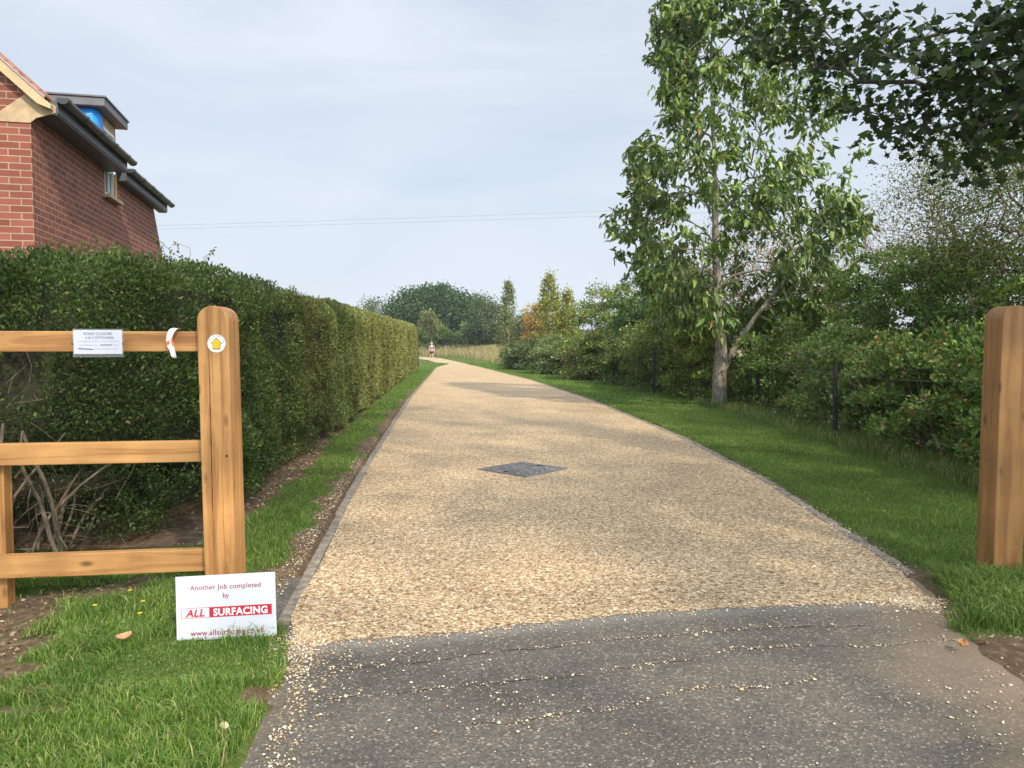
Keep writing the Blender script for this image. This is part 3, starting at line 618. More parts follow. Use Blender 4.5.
# ---------------------------------------------------------------- big maple overhanging from the right, trunk just out of frame
vis = [(760, 8, 9.8), (785, 22, 9.8), (800, 5, 9.6), (815, 48, 9.6), (835, 20, 9.3), (838, 66, 9.2), (858, 40, 9.2), (868, 80, 9.0), (822, 85, 9.4), (790, 60, 9.7), (890, 20, 8.8), (905, 62, 8.5), (935, 28, 8.2), (950, 45, 8.1), (868, 60, 9.1), (850, 95, 9.1),
       (878, 102, 8.6), (900, 96, 8.4), (915, 112, 8.3), (905, 128, 8.3), (925, 140, 8.2), (940, 112, 8.1), (895, 142, 8.4), (946, 92, 8.1),
       (960, 60, 8), (955, 85, 8), (975, 100, 7.9), (985, 60, 7.7), (990, 15, 7.6), (1005, 90, 7.5), (1000, 120, 7.6), (980, 130, 7.8), (1015, 140, 7.4), (960, 142, 8.0),
       (1020, 50, 7.3), (1010, 20, 7.2), (1022, 100, 7.2), (1035, 130, 7.1), (1040, 70, 7), (1050, 20, 6.9), (1060, 110, 6.8), (1090, 60, 6.6), (1100, 140, 6.5), (1010, 155, 7.6)]
tip = []
rg_ = np.random.default_rng(9)
dens_cl = {}
for (px, py, Y) in vis:
    c_ = W(px, py, Y); heavy = (px < 880 and py < 75) or px > 950 and py < 135
    for k in range(5 if heavy else 2): tip.append(np.array(c_) + rg_.normal(0, .17 if heavy else .14, 3) * (1, 1.8, .9))
nv = len(tip)
pts = in_ellipsoid(6200, (4.6, 2.6, 8.4), (6.2, 8.4, 3.9), .25, rg_)
lim = 2.9 + .47 * np.maximum(pts[:, 1], 0)
pts = pts[(pts[:, 2] > np.maximum(lim, 4.9)) & (vnoise(pts * .8, 17) > .36) & (vnoise(pts * 2.0, 18) > .25)]
pts = pts[:900]; tip = np.concatenate([np.array(tip), pts, in_ellipsoid(260, (6.2, -.4, 7.2), (2.3, 2.8, 1.5), 0, rg_)])
leafM = dict(per=16, spread=(.15, .18, .09), size=.105, aspect=1.05, kind='maple', cols=[(.036, .062, .02), (.05, .082, .023), (.027, .045, .018), (.12, .17, .035)], wts=[5, 3, 3, .25], mat=leafmat('leaf_maple', .22, .45, .35), droop=.35, rnd=.6, along=.4, roll=.45)
tree_obj('maple_tree', 'large dark maple with lobed leaves overhanging the top right corner', 'tree', None, (8.6, 4.0, 0), [(8.6, 4.0, -.1), (8.45, 4.0, 2), (8.2, 3.9, 4.4), (7.6, 3.6, 7), (6.6, 3.2, 9.5)], [.38, .30, .26, .18, .08], tip, M_dark_bark, leafM, r_tip=.006, seg=.35, wob=.16, upbias=.25, pl=.25)

# ---------------------------------------------------------------- hedges
def hedge_leaves(S_, Nn, depth, size, aspect, cols, wts, m_, parent, upw=.6, tint_f=None):
    n = len(S_); P = S_ - Nn * (RNG.gamma(1.3, depth, n))[:, None] + RNG.normal(0, .012, (n, 3))
    D = Nn * .8 + np.array([0, 0, upw]) + RNG.normal(0, .6, (n, 3))
    t = tints(n, cols, wts, .25)
    if tint_f is not None: t = t * tint_f(P)[:, None]
    bl_ = np.clip((P[:, 1] + 6.5 - 8.5) / 4.0 + RNG.normal(0, .12, n), 0, .75)[:, None]; t = t * (1 - bl_) + t[:, 1:2] * np.array([[1.05, 1.05, .35]]) * 1.15 * bl_
    return leaves('foliage', P, D, size * RNG.uniform(.6, 1.3, n), aspect, t, m_, parent, roll=1.0)
HT = 2.17
foot = [(-6.6, 5.0), (-4.2, 5.08), (-3.2, 5.3), (-2.85, 5.7), (-2.6, 6.2), (-2.5, 6.8), (hedge_x(9), 9), (hedge_x(12.1), 12.1)]
back = [(hedge_x(12.1) - 1.25, 12.1), (-4.2, 8.2), (-6.6, 7.4)]
def face_samples(poly, n, z0, z1):
    P = np.array(poly, float); d = P[1:] - P[:-1]; ln = np.linalg.norm(d, axis=1); cum = np.concatenate([[0], np.cumsum(ln)])
    # favour what stands nearer the camera evenly
    s = RNG.uniform(0, cum[-1], n); i = np.clip(np.searchsorted(cum, s) - 1, 0, len(ln) - 1); f = (s - cum[i]) / ln[i]
    xy = P[i] + d[i] * f[:, None]; nr_ = np.stack([d[i, 1], -d[i, 0]], -1) / ln[i][:, None]
    # smooth normals at vertices
    z = RNG.uniform(z0, z1, n)
    return np.stack([xy[:, 0], xy[:, 1], z], -1), np.stack([nr_[:, 0], nr_[:, 1], z * 0], -1), s
def inpoly(x, y, poly):
    r = np.zeros(len(x), bool); P = poly
    for i in range(len(P)):
        x1, y1 = P[i]; x2, y2 = P[(i + 1) % len(P)]
        c_ = ((y1 > y) != (y2 > y)) & (x < (x2 - x1) * (y - y1) / (y2 - y1 + 1e-12) + x1); r ^= c_
    return r
hd = empty('privet_hedge', (-2.8, 6.5, 0)); tag(hd, 'dark green clipped hedge behind the open rail fence with bare stems at its left foot', 'hedge')
hb = np.array([-2.8, 6.5, 0])
Sf, Nf, sf = face_samples(foot, 175000, .06, HT)
# round the top edge
rt_ = np.clip((Sf[:, 2] - (HT - .22)) / .22, 0, 1); Sf -= Nf * (rt_ ** 2 * .16)[:, None]
Nf = unit(Nf + np.array([0, 0, 1]) * rt_[:, None] * .9)
lump = (fbm(Sf * np.array([1.3, 1.3, 1.6]), 101, 4) - .5) * .8 + (fbm(Sf * 6, 102, 2) - .5) * .09
Sf += Nf * lump[:, None]
gap = fbm(Sf * np.array([2.4, 2.4, 2.4]), 103, 3)
low = np.clip((.75 - Sf[:, 2]) / .5, 0, 1) * np.clip((-2.85 - Sf[:, 0]) / .25, 0, 1)
low2 = np.clip((.22 - Sf[:, 2]) / .2, 0, 1)
bareband = .5 * np.exp(-(((Sf[:, 0] + 3.45) / .25) ** 2 + ((Sf[:, 2] - 1.15) / .3) ** 2))
keep = RNG.random(len(Sf)) < np.clip((gap - .33) * 6, .04, 1) * (1 - .8 * low) * (1 - .7 * low2) * (1 - bareband)
Sf, Nf = Sf[keep], Nf[keep]
n = 90000; x = RNG.uniform(-6.6, -2.3, n); y = RNG.uniform(4.8, 12.2, n); k = inpoly(x, y, foot + back); x, y = x[k], y[k]
zt = HT + (fbm(p3(x * 1.6, y * 1.6), 104) - .5) * .16 + (fbm(p3(x * 9, y * 9), 105) - .5) * .07
St = np.stack([x, y, zt], -1); Nt = np.tile([0, 0, 1.], (len(x), 1)) 
PC = [(.06, .10, .028), (.085, .135, .035), (.04, .068, .022), (.15, .19, .05), (.19, .14, .07)]
hedge_leaves(np.concatenate([Sf, St]) - hb, np.concatenate([Nf, Nt]), .05, .034, .55, PC, [5, 4, 4, 1.1, .25], M_leaf, hd,
             tint_f=lambda P: .55 + .9 * fbm(P * 1.5, 110) + .25 * np.clip(fbm(P * 4, 111) - .55, 0, 1) * 4)
def core(poly, z0, z1, inset, base, parent, m_, name='dark_core'):  # solid filler against see-through; dead twigs and inner shade put into its colour
    c_ = np.mean(poly, axis=0); bm = new_bm(); q = []
    P = np.array(poly); n_ = len(P)
    for i in range(n_):
        a_ = P[i] - P[i - 1]; b_ = P[(i + 1) % n_] - P[i]; na = np.array([a_[1], -a_[0]]) / np.linalg.norm(a_); nb = np.array([b_[1], -b_[0]]) / np.linalg.norm(b_)
        d = na + nb; d /= np.linalg.norm(d) ** 2 / 2 + 1e-6; q.append(P[i] - d * inset)
    add_prism(bm, [(p[0] - base[0], p[1] - base[1]) for p in q], (z0, z1), 'z')
    return obj(name, bm, m_, parent)
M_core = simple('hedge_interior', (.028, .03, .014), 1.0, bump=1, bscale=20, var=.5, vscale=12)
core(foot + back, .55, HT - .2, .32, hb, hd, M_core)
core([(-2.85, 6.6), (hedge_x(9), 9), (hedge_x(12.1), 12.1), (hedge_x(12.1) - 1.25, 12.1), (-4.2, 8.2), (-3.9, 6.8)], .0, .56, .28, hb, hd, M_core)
# stems
paths = []; rg_ = np.random.default_rng(3)
for i in range(17):
    if i < 17: x = rg_.uniform(-3.95, -3.0); y = 5.35 + rg_.uniform(-.35, .25) if i > 4 else rg_.uniform(4.95, 5.2)
    else: y = rg_.uniform(6.2, 11.5); x = hedge_x(y) - .18 - rg_.uniform(0, .2)
    p = np.array([x, y, -.15]); r_ = rg_.uniform(.012, .032); pts = [p.copy()]; d = np.array([rg_.normal(0, .22), rg_.normal(0, .15), 1.])
    for k in range(9): p = p + unit(d) * .13; d = d + rg_.normal(0, .22, 3) * (1, .6, .2); pts.append(p.copy())
    paths.append((np.array(pts) - hb, np.linspace(r_, r_ * .45, 10)))
    for q in range(3 if i < 17 else 0):
        k = rg_.integers(2, 8); s_ = pts[k]; dd = unit(rg_.normal(0, 1, 3) + np.array([0, -.5, .5])); L_ = rg_.uniform(.15, .45)
        paths.append((np.array([s_, s_ + dd * L_ * .5 + rg_.normal(0, .02, 3), s_ + dd * L_]) - hb, [r_ * .4, r_ * .28, .002]))
for i in range(150):   # fine twigs in the thin places
    x = rg_.uniform(-4.1, -2.9); y = np.interp(x, [-4.2, -3.2, -2.85], [5.08, 5.3, 5.7]) + rg_.uniform(-.08, .22); z = rg_.uniform(.1, 1.5)
    s_ = np.array([x, y, z]); dd = unit(rg_.normal(0, 1, 3) * (1, .5, 1)); L_ = rg_.uniform(.1, .4)
    paths.append((np.array([s_, s_ + dd * L_ * .5 + rg_.normal(0, .02, 3), s_ + dd * L_]) - hb, [.0028, .002, .001]))
tubes('branches', paths, M_stem, hd, 5)
# a few unclipped shoots above the top
paths = []; LP_ = []; LD_ = []
for px, py, hh in ((170, 262, .3), (176, 262, .34), (190, 264, .26), (205, 266, .2), (160, 260, .16), (214, 268, .16), (240, 270, .12), (262, 275, .1), (60, 250, .07), (120, 250, .09), (183, 264, .2), (300, 288, .12)):
    Y = 6.6 if px > 150 else 5.6
    if px > 210: Y = 7.5 + (px - 210) * .04
    s_ = np.array(W(px, py, Y)); s_[2] = HT - .05; d = unit(rg_.normal(0, .25, 3) + (0, 0, 1)); pts = [s_ + d * hh * f + np.array([.05 * f * f * rg_.normal(), 0, 0]) for f in np.linspace(0, 1, 6)]
    paths.append((np.array(pts) - hb, np.linspace(.004, .0015, 6)))
    for f in np.linspace(.25, 1, int(hh * 60)): LP_.append(pts[0] + (pts[-1] - pts[0]) * f); LD_.append(rg_.normal(0, 1, 3) + (0, 0, .5))
for q_ in paths: tubes('shoot', [q_], M_stem, hd, 4)
leaves('shoot_leaves', np.array(LP_) - hb, np.array(LD_), .035, .5, tints(len(LP_), PC, [5, 4, 3, 1, .3]), M_leaf, hd)

hd = empty('box_hedge', (hedge_x(12), 12, 0)); hb = np.array([hedge_x(12), 12, 0]); tag(hd, 'long olive green clipped hedge with upright ribs running away along the drive', 'hedge')
# bias samples towards the near end
n = 230000; u = RNG.random(n); y = 12.1 * (46.0 / 12.1) ** u; z = RNG.uniform(.05, 1, n)
def ht(y): return 2.22 + .012 * (y - 12) * 1.0 + .09 * np.abs(np.sin(y * 1.15 + 1.5 * np.sin(y * .37))) - .05
H_ = ht(y); z = z * H_; x = hedge_x(y); ed = np.clip((z - (H_ - .3)) / .3, 0, 1)
rib = .24 * np.abs(np.sin(y * 1.9 + 1.4 * np.sin(y * .53))) ** .6 + (fbm(p3(y * .9, z * 1.2, 3), 201) - .5) * .28 + (fbm(p3(y * 5, z * 2.5, 3), 203) - .5) * .12
Sx = x + rib - .1 - ed ** 2 * .22; Nx = unit(np.stack([np.full(n, 1.), .085 + .5 * np.cos(y * 3.8) * 0, ed * 1.0], -1))
S1 = np.stack([Sx, y, z], -1)
n2 = 90000; y2 = 12.1 * (46.0 / 12.1) ** RNG.random(n2); x2 = hedge_x(y2) - RNG.uniform(0.05, 1.2, n2); S2 = np.stack([x2, y2, ht(y2) + (fbm(p3(x2 * 2, y2 * 2), 204) - .5) * .15], -1)
n3 = 9000; x3 = hedge_x(46) - RNG.uniform(0, 1.2, n3); S3 = np.stack([x3, 46 + (fbm(p3(x3, x3 * 0, 1), 4)) * .2, RNG.uniform(0, 2.6, n3)], -1)
SA = np.concatenate([S1, S2, S3]); NA = np.concatenate([Nx, np.tile([0, 0, 1.], (n2, 1)), np.tile([0, 1., 0], (n3, 1))])
t_ = SA[:, 1]; sizes = .04 + (t_ - 12) * .0022
P = SA - NA * RNG.gamma(1.2, .045, len(SA))[:, None] - hb
D = NA * .7 + np.array([0, 0, .75]) + RNG.normal(0, .55, P.shape)
BC = [(.19, .21, .07), (.25, .26, .09), (.12, .14, .05), (.36, .32, .14)]
tt = tints(len(P), BC, [5, 4, 3, 1.3], .25) * (.55 + .95 * fbm(np.stack([P[:, 0] * 0, P[:, 1] * 1.7, P[:, 2] * .35], -1), 206))[:, None] * (1 - .35 * np.clip(1 - P[:, 1:2] / 7, 0, 1) * np.array([[1.15, .8, .9]]))
leaves('foliage', P, D, sizes * RNG.uniform(.6, 1.3, len(P)), .5, tt, M_leaf, hd)
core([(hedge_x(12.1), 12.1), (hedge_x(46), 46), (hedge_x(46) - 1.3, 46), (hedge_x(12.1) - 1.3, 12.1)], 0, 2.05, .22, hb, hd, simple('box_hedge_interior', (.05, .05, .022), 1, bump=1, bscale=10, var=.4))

# ---------------------------------------------------------------- shrubs and trees
def shrub(name, label, cat, group, base, r, h, ncl, per, size, cols, wts, aspect=.6, clr=.38, kind='small', m_=None, z0=.05, twigs=0, twig_len=.8, bark_=None, stemr=.02, bvar=.2, flat=0.0, lmin=0.0, up=.5, lean=(0, 0)):
    """a multi-stemmed bush: leaf clumps on a lumpy volume, carried by stems"""
    bx_, by_ = base; root = empty(name, (bx_, by_, 0)); tag(root, label, cat, group)
    rg = np.random.default_rng(abs(hash((round(bx_, 2), round(by_, 2)))) % 2 ** 31)
    rx, ry = r; cs = []
    while len(cs) < ncl:
        v = rg.uniform(-1, 1, 3); v[2] = rg.uniform(0, 1)
        w_ = (v[0] ** 2 + v[1] ** 2) + max(0, (v[2] - .3) / .7) ** 2.2
        if w_ > 1 or w_ < lmin: continue
        cs.append((v[0] * (rx - clr * .6) + lean[0] * v[2], v[1] * (ry - clr * .6) + lean[1] * v[2], z0 + clr * .4 + v[2] * (h - clr * .9 - z0)))
    cs = np.array(cs); kk = rg.uniform(.65, 1.25, ncl) * clr
    n = ncl * per; d = unit(rg.normal(size=(n, 3))); d[:, 2] = np.abs(d[:, 2]) * .8 + d[:, 2] * .2; rr = rg.uniform(.3, 1.0, n) ** .5
    P = np.repeat(cs, per, 0) + d * (rr * np.repeat(kk, per))[:, None] * np.array([1, 1, .85])
    low_ = rg.random(n) < .08; P[:, 2] = np.where(low_, rg.uniform(.03, .35, n), P[:, 2])
    P += (fbm(P * 4 + 50, 7, 2)[:, None] - .5) * d * .5 * clr; P[:, 2] = np.maximum(P[:, 2], .03)
    D = d * .7 + rg.normal(0, .6, (n, 3)) + np.array([0, 0, up * .3])
    ct = np.repeat(np.clip(1 + rg.normal(0, bvar, (ncl, 1)), .55, 1.6), per, 0)
    leaves('foliage', P, D, size * rg.uniform(.6, 1.25, n), aspect, tints(n, cols, wts, .28) * ct * (1.7 if m_ is None else 1.2), m_ or M_leaf, root, kind, roll=.9)
    paths = []
    nb = min(ncl, 26)
    for i in range(nb):
        e = cs[i]; s_ = np.array([e[0] * .35 + rg.normal(0, .08), e[1] * .35 + rg.normal(0, .08), -.05]); m1_ = s_ + (e - s_) * .5 + np.array([0, 0, .15 * h]) * rg.uniform(-.2, .6) + rg.normal(0, .06, 3)
        q = [(1 - f) ** 2 * s_ + 2 * f * (1 - f) * m1_ + f * f * e for f in np.linspace(0, 1, 6)]; paths.append((np.array(q), np.linspace(stemr, stemr * .35, 6)))
    for i in range(twigs):
        e = cs[rg.integers(ncl)]; dd = unit(np.array([e[0] / rx, e[1] / ry, .9]) + rg.normal(0, .55, 3)); L_ = twig_len * rg.uniform(.4, 1.2); s_ = e + rg.normal(0, .1, 3)
        bend = rg.normal(0, .12, 3) * L_; q = [s_ + dd * L_ * f + bend * math.sin(f * 3.1) for f in np.linspace(0, 1, 5)]; paths.append((np.array(q), np.linspace(.008, .002, 5) * (1 + by_ / 25)))
        for j in range(3):
            a_ = q[1 + j]; d2 = unit(dd + rg.normal(0, .7, 3)); paths.append((np.array([a_, a_ + d2 * L_ * .22, a_ + d2 * L_ * .4 + rg.normal(0, .03, 3)]), np.array([.004, .003, .0015]) * (1 + by_ / 25)))
    tubes('branches', paths, bark_ or M_twig, root, 5)
    return root
BR = [(.075, .12, .03), (.10, .155, .04), (.05, .08, .022), (.17, .19, .06), (.20, .10, .05)]; BRW = [5, 3, 3, .8, .35]
grpB = 'brambles growing through the wire fence'
shrub('bramble_bush', 'low leafy bramble bank just left of the right oak gatepost', 'bramble', grpB, (5.55, 7.3), (.85, 1.6), 1.7, 60, 230, .075, BR, BRW, clr=.3, twigs=22, twig_len=.6)
shrub('bramble_bush', 'low bramble bank with dry orange leaves right of the black fence post', 'bramble', grpB, (5.75, 10.2), (.95, 1.9), 1.85, 66, 230, .075, BR, [5, 3, 3, .8, .8], clr=.32, twigs=26, twig_len=.6)
shrub('bramble_bush', 'pale leaved bramble bank between the black fence post and the grey tree trunk', 'bramble', grpB, (6.0, 13.7), (1.05, 2.1), 1.9, 70, 220, .08, [(.10, .15, .045), (.15, .20, .07), (.06, .095, .03), (.24, .26, .11), (.24, .13, .05)], [5, 4, 3, 1.5, .5], clr=.33, twigs=26, twig_len=.7)
shrub('bramble_bush', 'bramble bank directly behind the grey tree trunk', 'bramble', grpB, (6.2, 17.6), (1.1, 2.1), 2.2, 60, 220, .085, BR, BRW, clr=.36, twigs=16)
HC = [(.05, .085, .02), (.07, .115, .025), (.03, .055, .015), (.13, .17, .035)]; HW = [5, 4, 4, .8]
grpS = 'tall shrubs behind the bramble bank'
shrub('hawthorn_bush', 'dark green rounded thicket above the brambles left of the right gatepost', 'shrub', grpS, (7.3, 12.2), (1.8, 2.3), 3.3, 120, 260, .075, HC, HW, clr=.42, twigs=20, twig_len=.8)
shrub('hawthorn_bush', 'brighter green shrub directly behind the right oak gatepost', 'shrub', grpS, (6.95, 9.8), (1.2, 1.4), 2.75, 70, 260, .065, [(.09, .145, .03), (.13, .19, .035), (.05, .085, .02), (.24, .28, .06)], [5, 4, 3, 1.5], clr=.36, twigs=16)
shrub('hawthorn_bush', 'dark thicket to the right of the leaning tree branches and above pale brambles', 'shrub', grpS, (8.1, 15.8), (1.9, 2.2), 3.7, 120, 240, .08, HC, HW, clr=.42, twigs=30, twig_len=.9)
shrub('hawthorn_bush', 'mixed green and rusty thicket directly behind the crown bottom of the young tree', 'shrub', grpS, (7.9, 20.0), (1.9, 2.0), 3.9, 110, 220, .095, [(.08, .12, .03), (.12, .16, .04), (.05, .08, .02), (.22, .14, .06)], [5, 4, 3, 1.3], clr=.45, twigs=40, twig_len=1.0)
# sparse twiggy trees against the sky on the right
def twiggy(name, label, base, h, r, ntips, leafd, trunk_r, bk, gp, seed, r_tip=.0026, z0=.35, low=0, powr=.42):
    rg = np.random.default_rng(seed); t = in_ellipsoid(ntips, (base[0], base[1], h * (.5 + z0 / 2)), (r, r * .9, h * (.5 - z0 / 2)), .35, rg)
    return tree_obj(name, label, 'tree' if 'tree' in name else 'shrub', gp, (base[0], base[1], 0), [(base[0], base[1], -.1), (base[0] + .05, base[1], h * .25), (base[0], base[1] + .1, h * .55)], trunk_r, t, bk, leafd, r_tip=r_tip, wob=.3, upbias=.3, pl=.15, seg=.25, powr=powr)
sparse = dict(per=6, spread=(.12, .12, .12), size=.05, aspect=.5, kind='small', cols=[(.13, .15, .05), (.10, .13, .04), (.22, .2, .08), (.2, .11, .07)], wts=[4, 3, 2, 1.2], mat=M_leaf, droop=.1)
twiggy('elder_tree', 'thin leaved grey twiggy tree rising behind the right oak gatepost', (7.9, 13.0), 5.4, 2.0, 950, dict(sparse, per=9, size=.055, spread=(.13, .13, .13), cols=[(.12, .15, .04), (.09, .12, .035), (.20, .19, .06), (.18, .11, .06)]), [.09, .07, .04], M_pale_twig, 'half bare trees on the right', 31)
twiggy('elder_tree', 'half bare pinkish twiggy tree seen against the sky right of the young tree', (8.7, 18.8), 5.0, 2.5, 620, dict(sparse, per=3, spread=(.1, .1, .1), size=.07, cols=[(.25, .17, .10), (.22, .2, .09), (.3, .17, .11)], wts=[3, 3, 2]), [.08, .06, .035], M_pale_twig, 'half bare trees on the right', 32, r_tip=.003)
twiggy('elder_tree', 'half bare rusty twiggy tree directly behind the young tree crown', (6.9, 22.5), 5.2, 2.5, 700, dict(sparse, per=14, spread=(.2, .2, .2), size=.08, cols=[(.22, .16, .07), (.17, .17, .05), (.3, .16, .08)], wts=[3, 3, 2]), [.09, .06, .035], M_pale_twig, 'half bare trees on the right', 33, r_tip=.0035)
twiggy('thorn_tree', 'tall tangled tree at the far right edge above the gatepost', (7.75, 10.9), 5.7, 2.0, 1000, dict(sparse, per=22, spread=(.2, .2, .2), size=.06, cols=[(.10, .14, .035), (.15, .18, .05), (.22, .22, .07)], wts=[4, 3, 1]), [.12, .08, .05], M_twig, None, 34)
# hedgerow shrubs along the right verge, from the trunk into the distance
grpR = 'hedgerow shrubs along the right verge'
RC = [(.07, .105, .03), (.10, .14, .04), (.045, .07, .02), (.19, .11, .05), (.22, .2, .08)]; RW = [5, 3, 3, .8, .6]
shrub('hedgerow_shrub', 'olive shrub just left of the grey trunk', 'shrub', grpR, (5.4, 21.3), (1.2, 1.6), 3.3, 80, 210, .10, [(.10, .14, .03), (.15, .18, .035), (.06, .085, .022), (.24, .13, .04)], [5, 3, 3, .8], clr=.42, twigs=20, bvar=.28)
shrub('hedgerow_shrub', 'shrub mixed with rusty leaves second to the left of the grey trunk', 'shrub', grpR, (5.2, 24.8), (1.6, 1.7), 3.0, 80, 200, .11, RC, [5, 3, 3, 1.3, .6], clr=.45, twigs=20, bvar=.28)
shrub('hedgerow_shrub', 'low grey green scrub where the wire fence sinks into the hedgerow', 'shrub', grpR, (4.6, 28.5), (1.5, 1.8), 2.4, 60, 200, .11, RC, RW, clr=.42, twigs=20, bvar=.25)
shrub('hedgerow_tree', 'tall dark green bushy tree left of the young broadleaf tree', 'tree', grpR, (6.2, 30.5), (2.5, 2.6), 5.1, 120, 230, .14, [(.045, .085, .025), (.065, .11, .03), (.03, .055, .02), (.1, .13, .04)], [5, 4, 4, .6], clr=.62, twigs=20, twig_len=1, bvar=.22, stemr=.05)
shrub('hedgerow_tree', 'lighter bushy tree with a reddish patch behind the tall dark one', 'tree', grpR, (4.9, 37), (2.3, 2.6), 4.5, 90, 200, .15, [(.08, .12, .035), (.11, .15, .04), (.05, .075, .02), (.25, .12, .07)], [5, 4, 3, 1.4], clr=.62, twigs=24, twig_len=1, bvar=.25, stemr=.05)
shrub('hedgerow_shrub', 'brown tinged scrub at the middle of the right hedgerow', 'shrub', grpR, (3.5, 33.5), (1.5, 2.2), 2.1, 60, 180, .12, RC, [4, 3, 3, 1.4, 1], clr=.42, twigs=16)
shrub('hedgerow_shrub', 'pale grey green scrub beneath the yellow green saplings', 'shrub', grpR, (2.3, 40), (1.5, 2.6), 2.1, 60, 180, .13, [(.11, .14, .06), (.15, .18, .08), (.07, .09, .04)], [4, 3, 2], clr=.45, twigs=14)
shrub('hedgerow_shrub', 'dark low scrub beneath the russet tree', 'shrub', grpR, (1.0, 47.5), (1.6, 3.2), 1.9, 60, 180, .14, [(.06, .085, .035), (.085, .115, .045), (.04, .055, .025), (.2, .2, .12)], [4, 3, 3, 1], clr=.5)
shrub('hedgerow_shrub', 'last low shrub of the right hedgerow where the drive bends away', 'shrub', grpR, (.55, 55), (1.7, 2.8), 1.7, 50, 180, .15, [(.09, .11, .05), (.12, .145, .06), (.06, .075, .035)], [4, 3, 2], clr=.5)
shrub('russet_tree', 'russet leaved small tree at the far end of the right hedgerow', 'tree', None, (2.0, 53), (1.6, 1.8), 5.0, 70, 170, .15, [(.26, .135, .05), (.30, .17, .06), (.16, .12, .04), (.13, .16, .05)], [4, 3, 3, 3], clr=.6, twigs=30, twig_len=1, stemr=.05, bvar=.25)
grpA = 'upright yellow green saplings'
def sapling(lb, x, y, h, r_, yel):
    rg = np.random.default_rng(int(x * 100) % 999 + 7); n_ = 130; f = rg.uniform(.22, 1, n_) ; th = rg.uniform(0, 6.283, n_); rr = r_ * (1 - f) ** .6 * 1.25 * rg.uniform(.3, 1, n_) + .06
    t = np.stack([x + rr * np.cos(th), y + rr * np.sin(th), f * (h - .2)], -1)
    cols = [(.23, .25, .06), (.30, .30, .075), (.14, .17, .045)] if yel else [(.15, .18, .07), (.2, .22, .09), (.10, .13, .055)]
    tree_obj('sapling', lb, 'sapling', grpA, (x, y, 0), [(x, y, -.1), (x + .05, y, h * .4), (x, y, h - .3)], [.05, .035, .01], t, M_pale_twig, dict(per=26, spread=(.12, .12, .2), size=.15, aspect=.7, kind='small', cols=cols, wts=[4, 3, 2], mat=M_leaf, droop=-.2, rnd=.8, bvar=.15), r_tip=.008, upbias=.3, pl=.4)
for px, py, Y, lb in ((508, 281, 57, 'slim grey green sapling at the left of the russet tree'), (549, 273, 46, 'tallest pointed yellow green sapling right of the russet tree'), (566, 291, 43, 'shorter yellow green sapling farthest right of the saplings')):
    t_ = W(px, py, Y); h = t_.z
    sapling(lb, t_.x, Y, h, 1.0 if 'tallest' in lb else .85, 'yellow' in lb)
    continue
    shrub('sapling', lb, 'sapling', grpA, (t_.x, Y), (.75 if 'tallest' in lb else 1.0, .9), h, 40, 90, .15, [(.19, .21, .05), (.25, .26, .06), (.12, .15, .04)] if 'yellow' in lb else [(.13, .16, .06), (.17, .2, .08), (.09, .12, .05)], [4, 3, 2], clr=.42, twigs=16, twig_len=.9, stemr=.035, z0=.5)
shrub('hedgerow_shrub', 'yellow green leafy shrub right of the russet tree', 'shrub', grpR, (3.4, 44.5), (1.5, 1.6), 3.6, 60, 170, .15, [(.17, .19, .045), (.22, .23, .055), (.10, .12, .035)], [4, 3, 2], clr=.5, twigs=16)

# far trees past the bend
def far_tree(name, label, px, Y, top_py, rx, zc_lo, cols, wts, n, size, seed, sp=.8, gp=None, ratio=1.0, tr=.25, hollow=.55, mt=M_leaf_far):
    X = (px - CX) / F * Y; top = W(px, top_py, Y).z; rg = np.random.default_rng(seed)
    zc = (top + zc_lo) / 2; rz = (top - zc_lo) / 2 * .93
    t = in_ellipsoid(n, (X, Y, zc), (rx * .93, rx * .9, rz), hollow, rg); t = t[vnoise(t * .45, seed) > .22]
    return tree_obj(name, label, 'tree', gp, (X, Y, 0), [(X, Y, -.2), (X + .1, Y, zc_lo), (X, Y, zc)], [tr, tr * .8, tr * .45], t, M_dark_bark,
        dict(per=60, spread=(sp, sp, sp * .7), size=size, aspect=.75, kind='small', cols=cols, wts=wts, mat=mt, droop=0, rnd=1, along=.5, bvar=.22), r_tip=.03, seg=.8, wob=.15, pl=.2)
gF = 'trees beyond the bend of the drive'
OAK = [(.05, .095, .04), (.07, .12, .045), (.035, .065, .03), (.10, .15, .055)]
far_tree('oak_tree', 'broad round dark green oak beyond the bend of the drive', 433, 118, 285.5, 7.3, 1.0, OAK, [5, 4, 3, 1.5], 620, .40, 61, .75, gF, tr=.4)
far_tree('willow_tree', 'pale grey green tree peeping over the hedge left of the round oak', 378, 132, 298, 3.4, 1.5, [(.11, .14, .075), (.14, .17, .09), (.08, .10, .05)], [4, 3, 2], 120, .35, 62, .7, gF)
far_tree('ash_tree', 'grey green feathery tree close to the right side of the round oak', 478, 126, 295, 3.8, 1.5, [(.10, .13, .06), (.13, .16, .075), (.07, .09, .045)], [4, 3, 2], 190, .35, 63, .7, gF)
far_tree('ash_tree', 'low dark tree with visible trunk at the right edge of the meadow', 483, 104, 322, 2.6, 1.6, [(.05, .075, .035), (.07, .1, .04), (.035, .05, .03)], [4, 3, 2], 90, .3, 64, .5, gF, tr=.3)
far_tree('ash_tree', 'slender pale tree in front of the round oak', 431, 92, 309, 1.35, 2.6, [(.15, .17, .07), (.19, .2, .09), (.10, .12, .05)], [4, 3, 2], 46, .22, 65, .35, gF, tr=.1, hollow=.2)
far_tree('ash_tree', 'dull green tree behind the saplings and russet tree', 530, 110, 312, 4.0, 1.5, [(.10, .13, .06), (.13, .16, .075), (.07, .09, .045)], [4, 3, 2], 120, .35, 66, .7, gF)
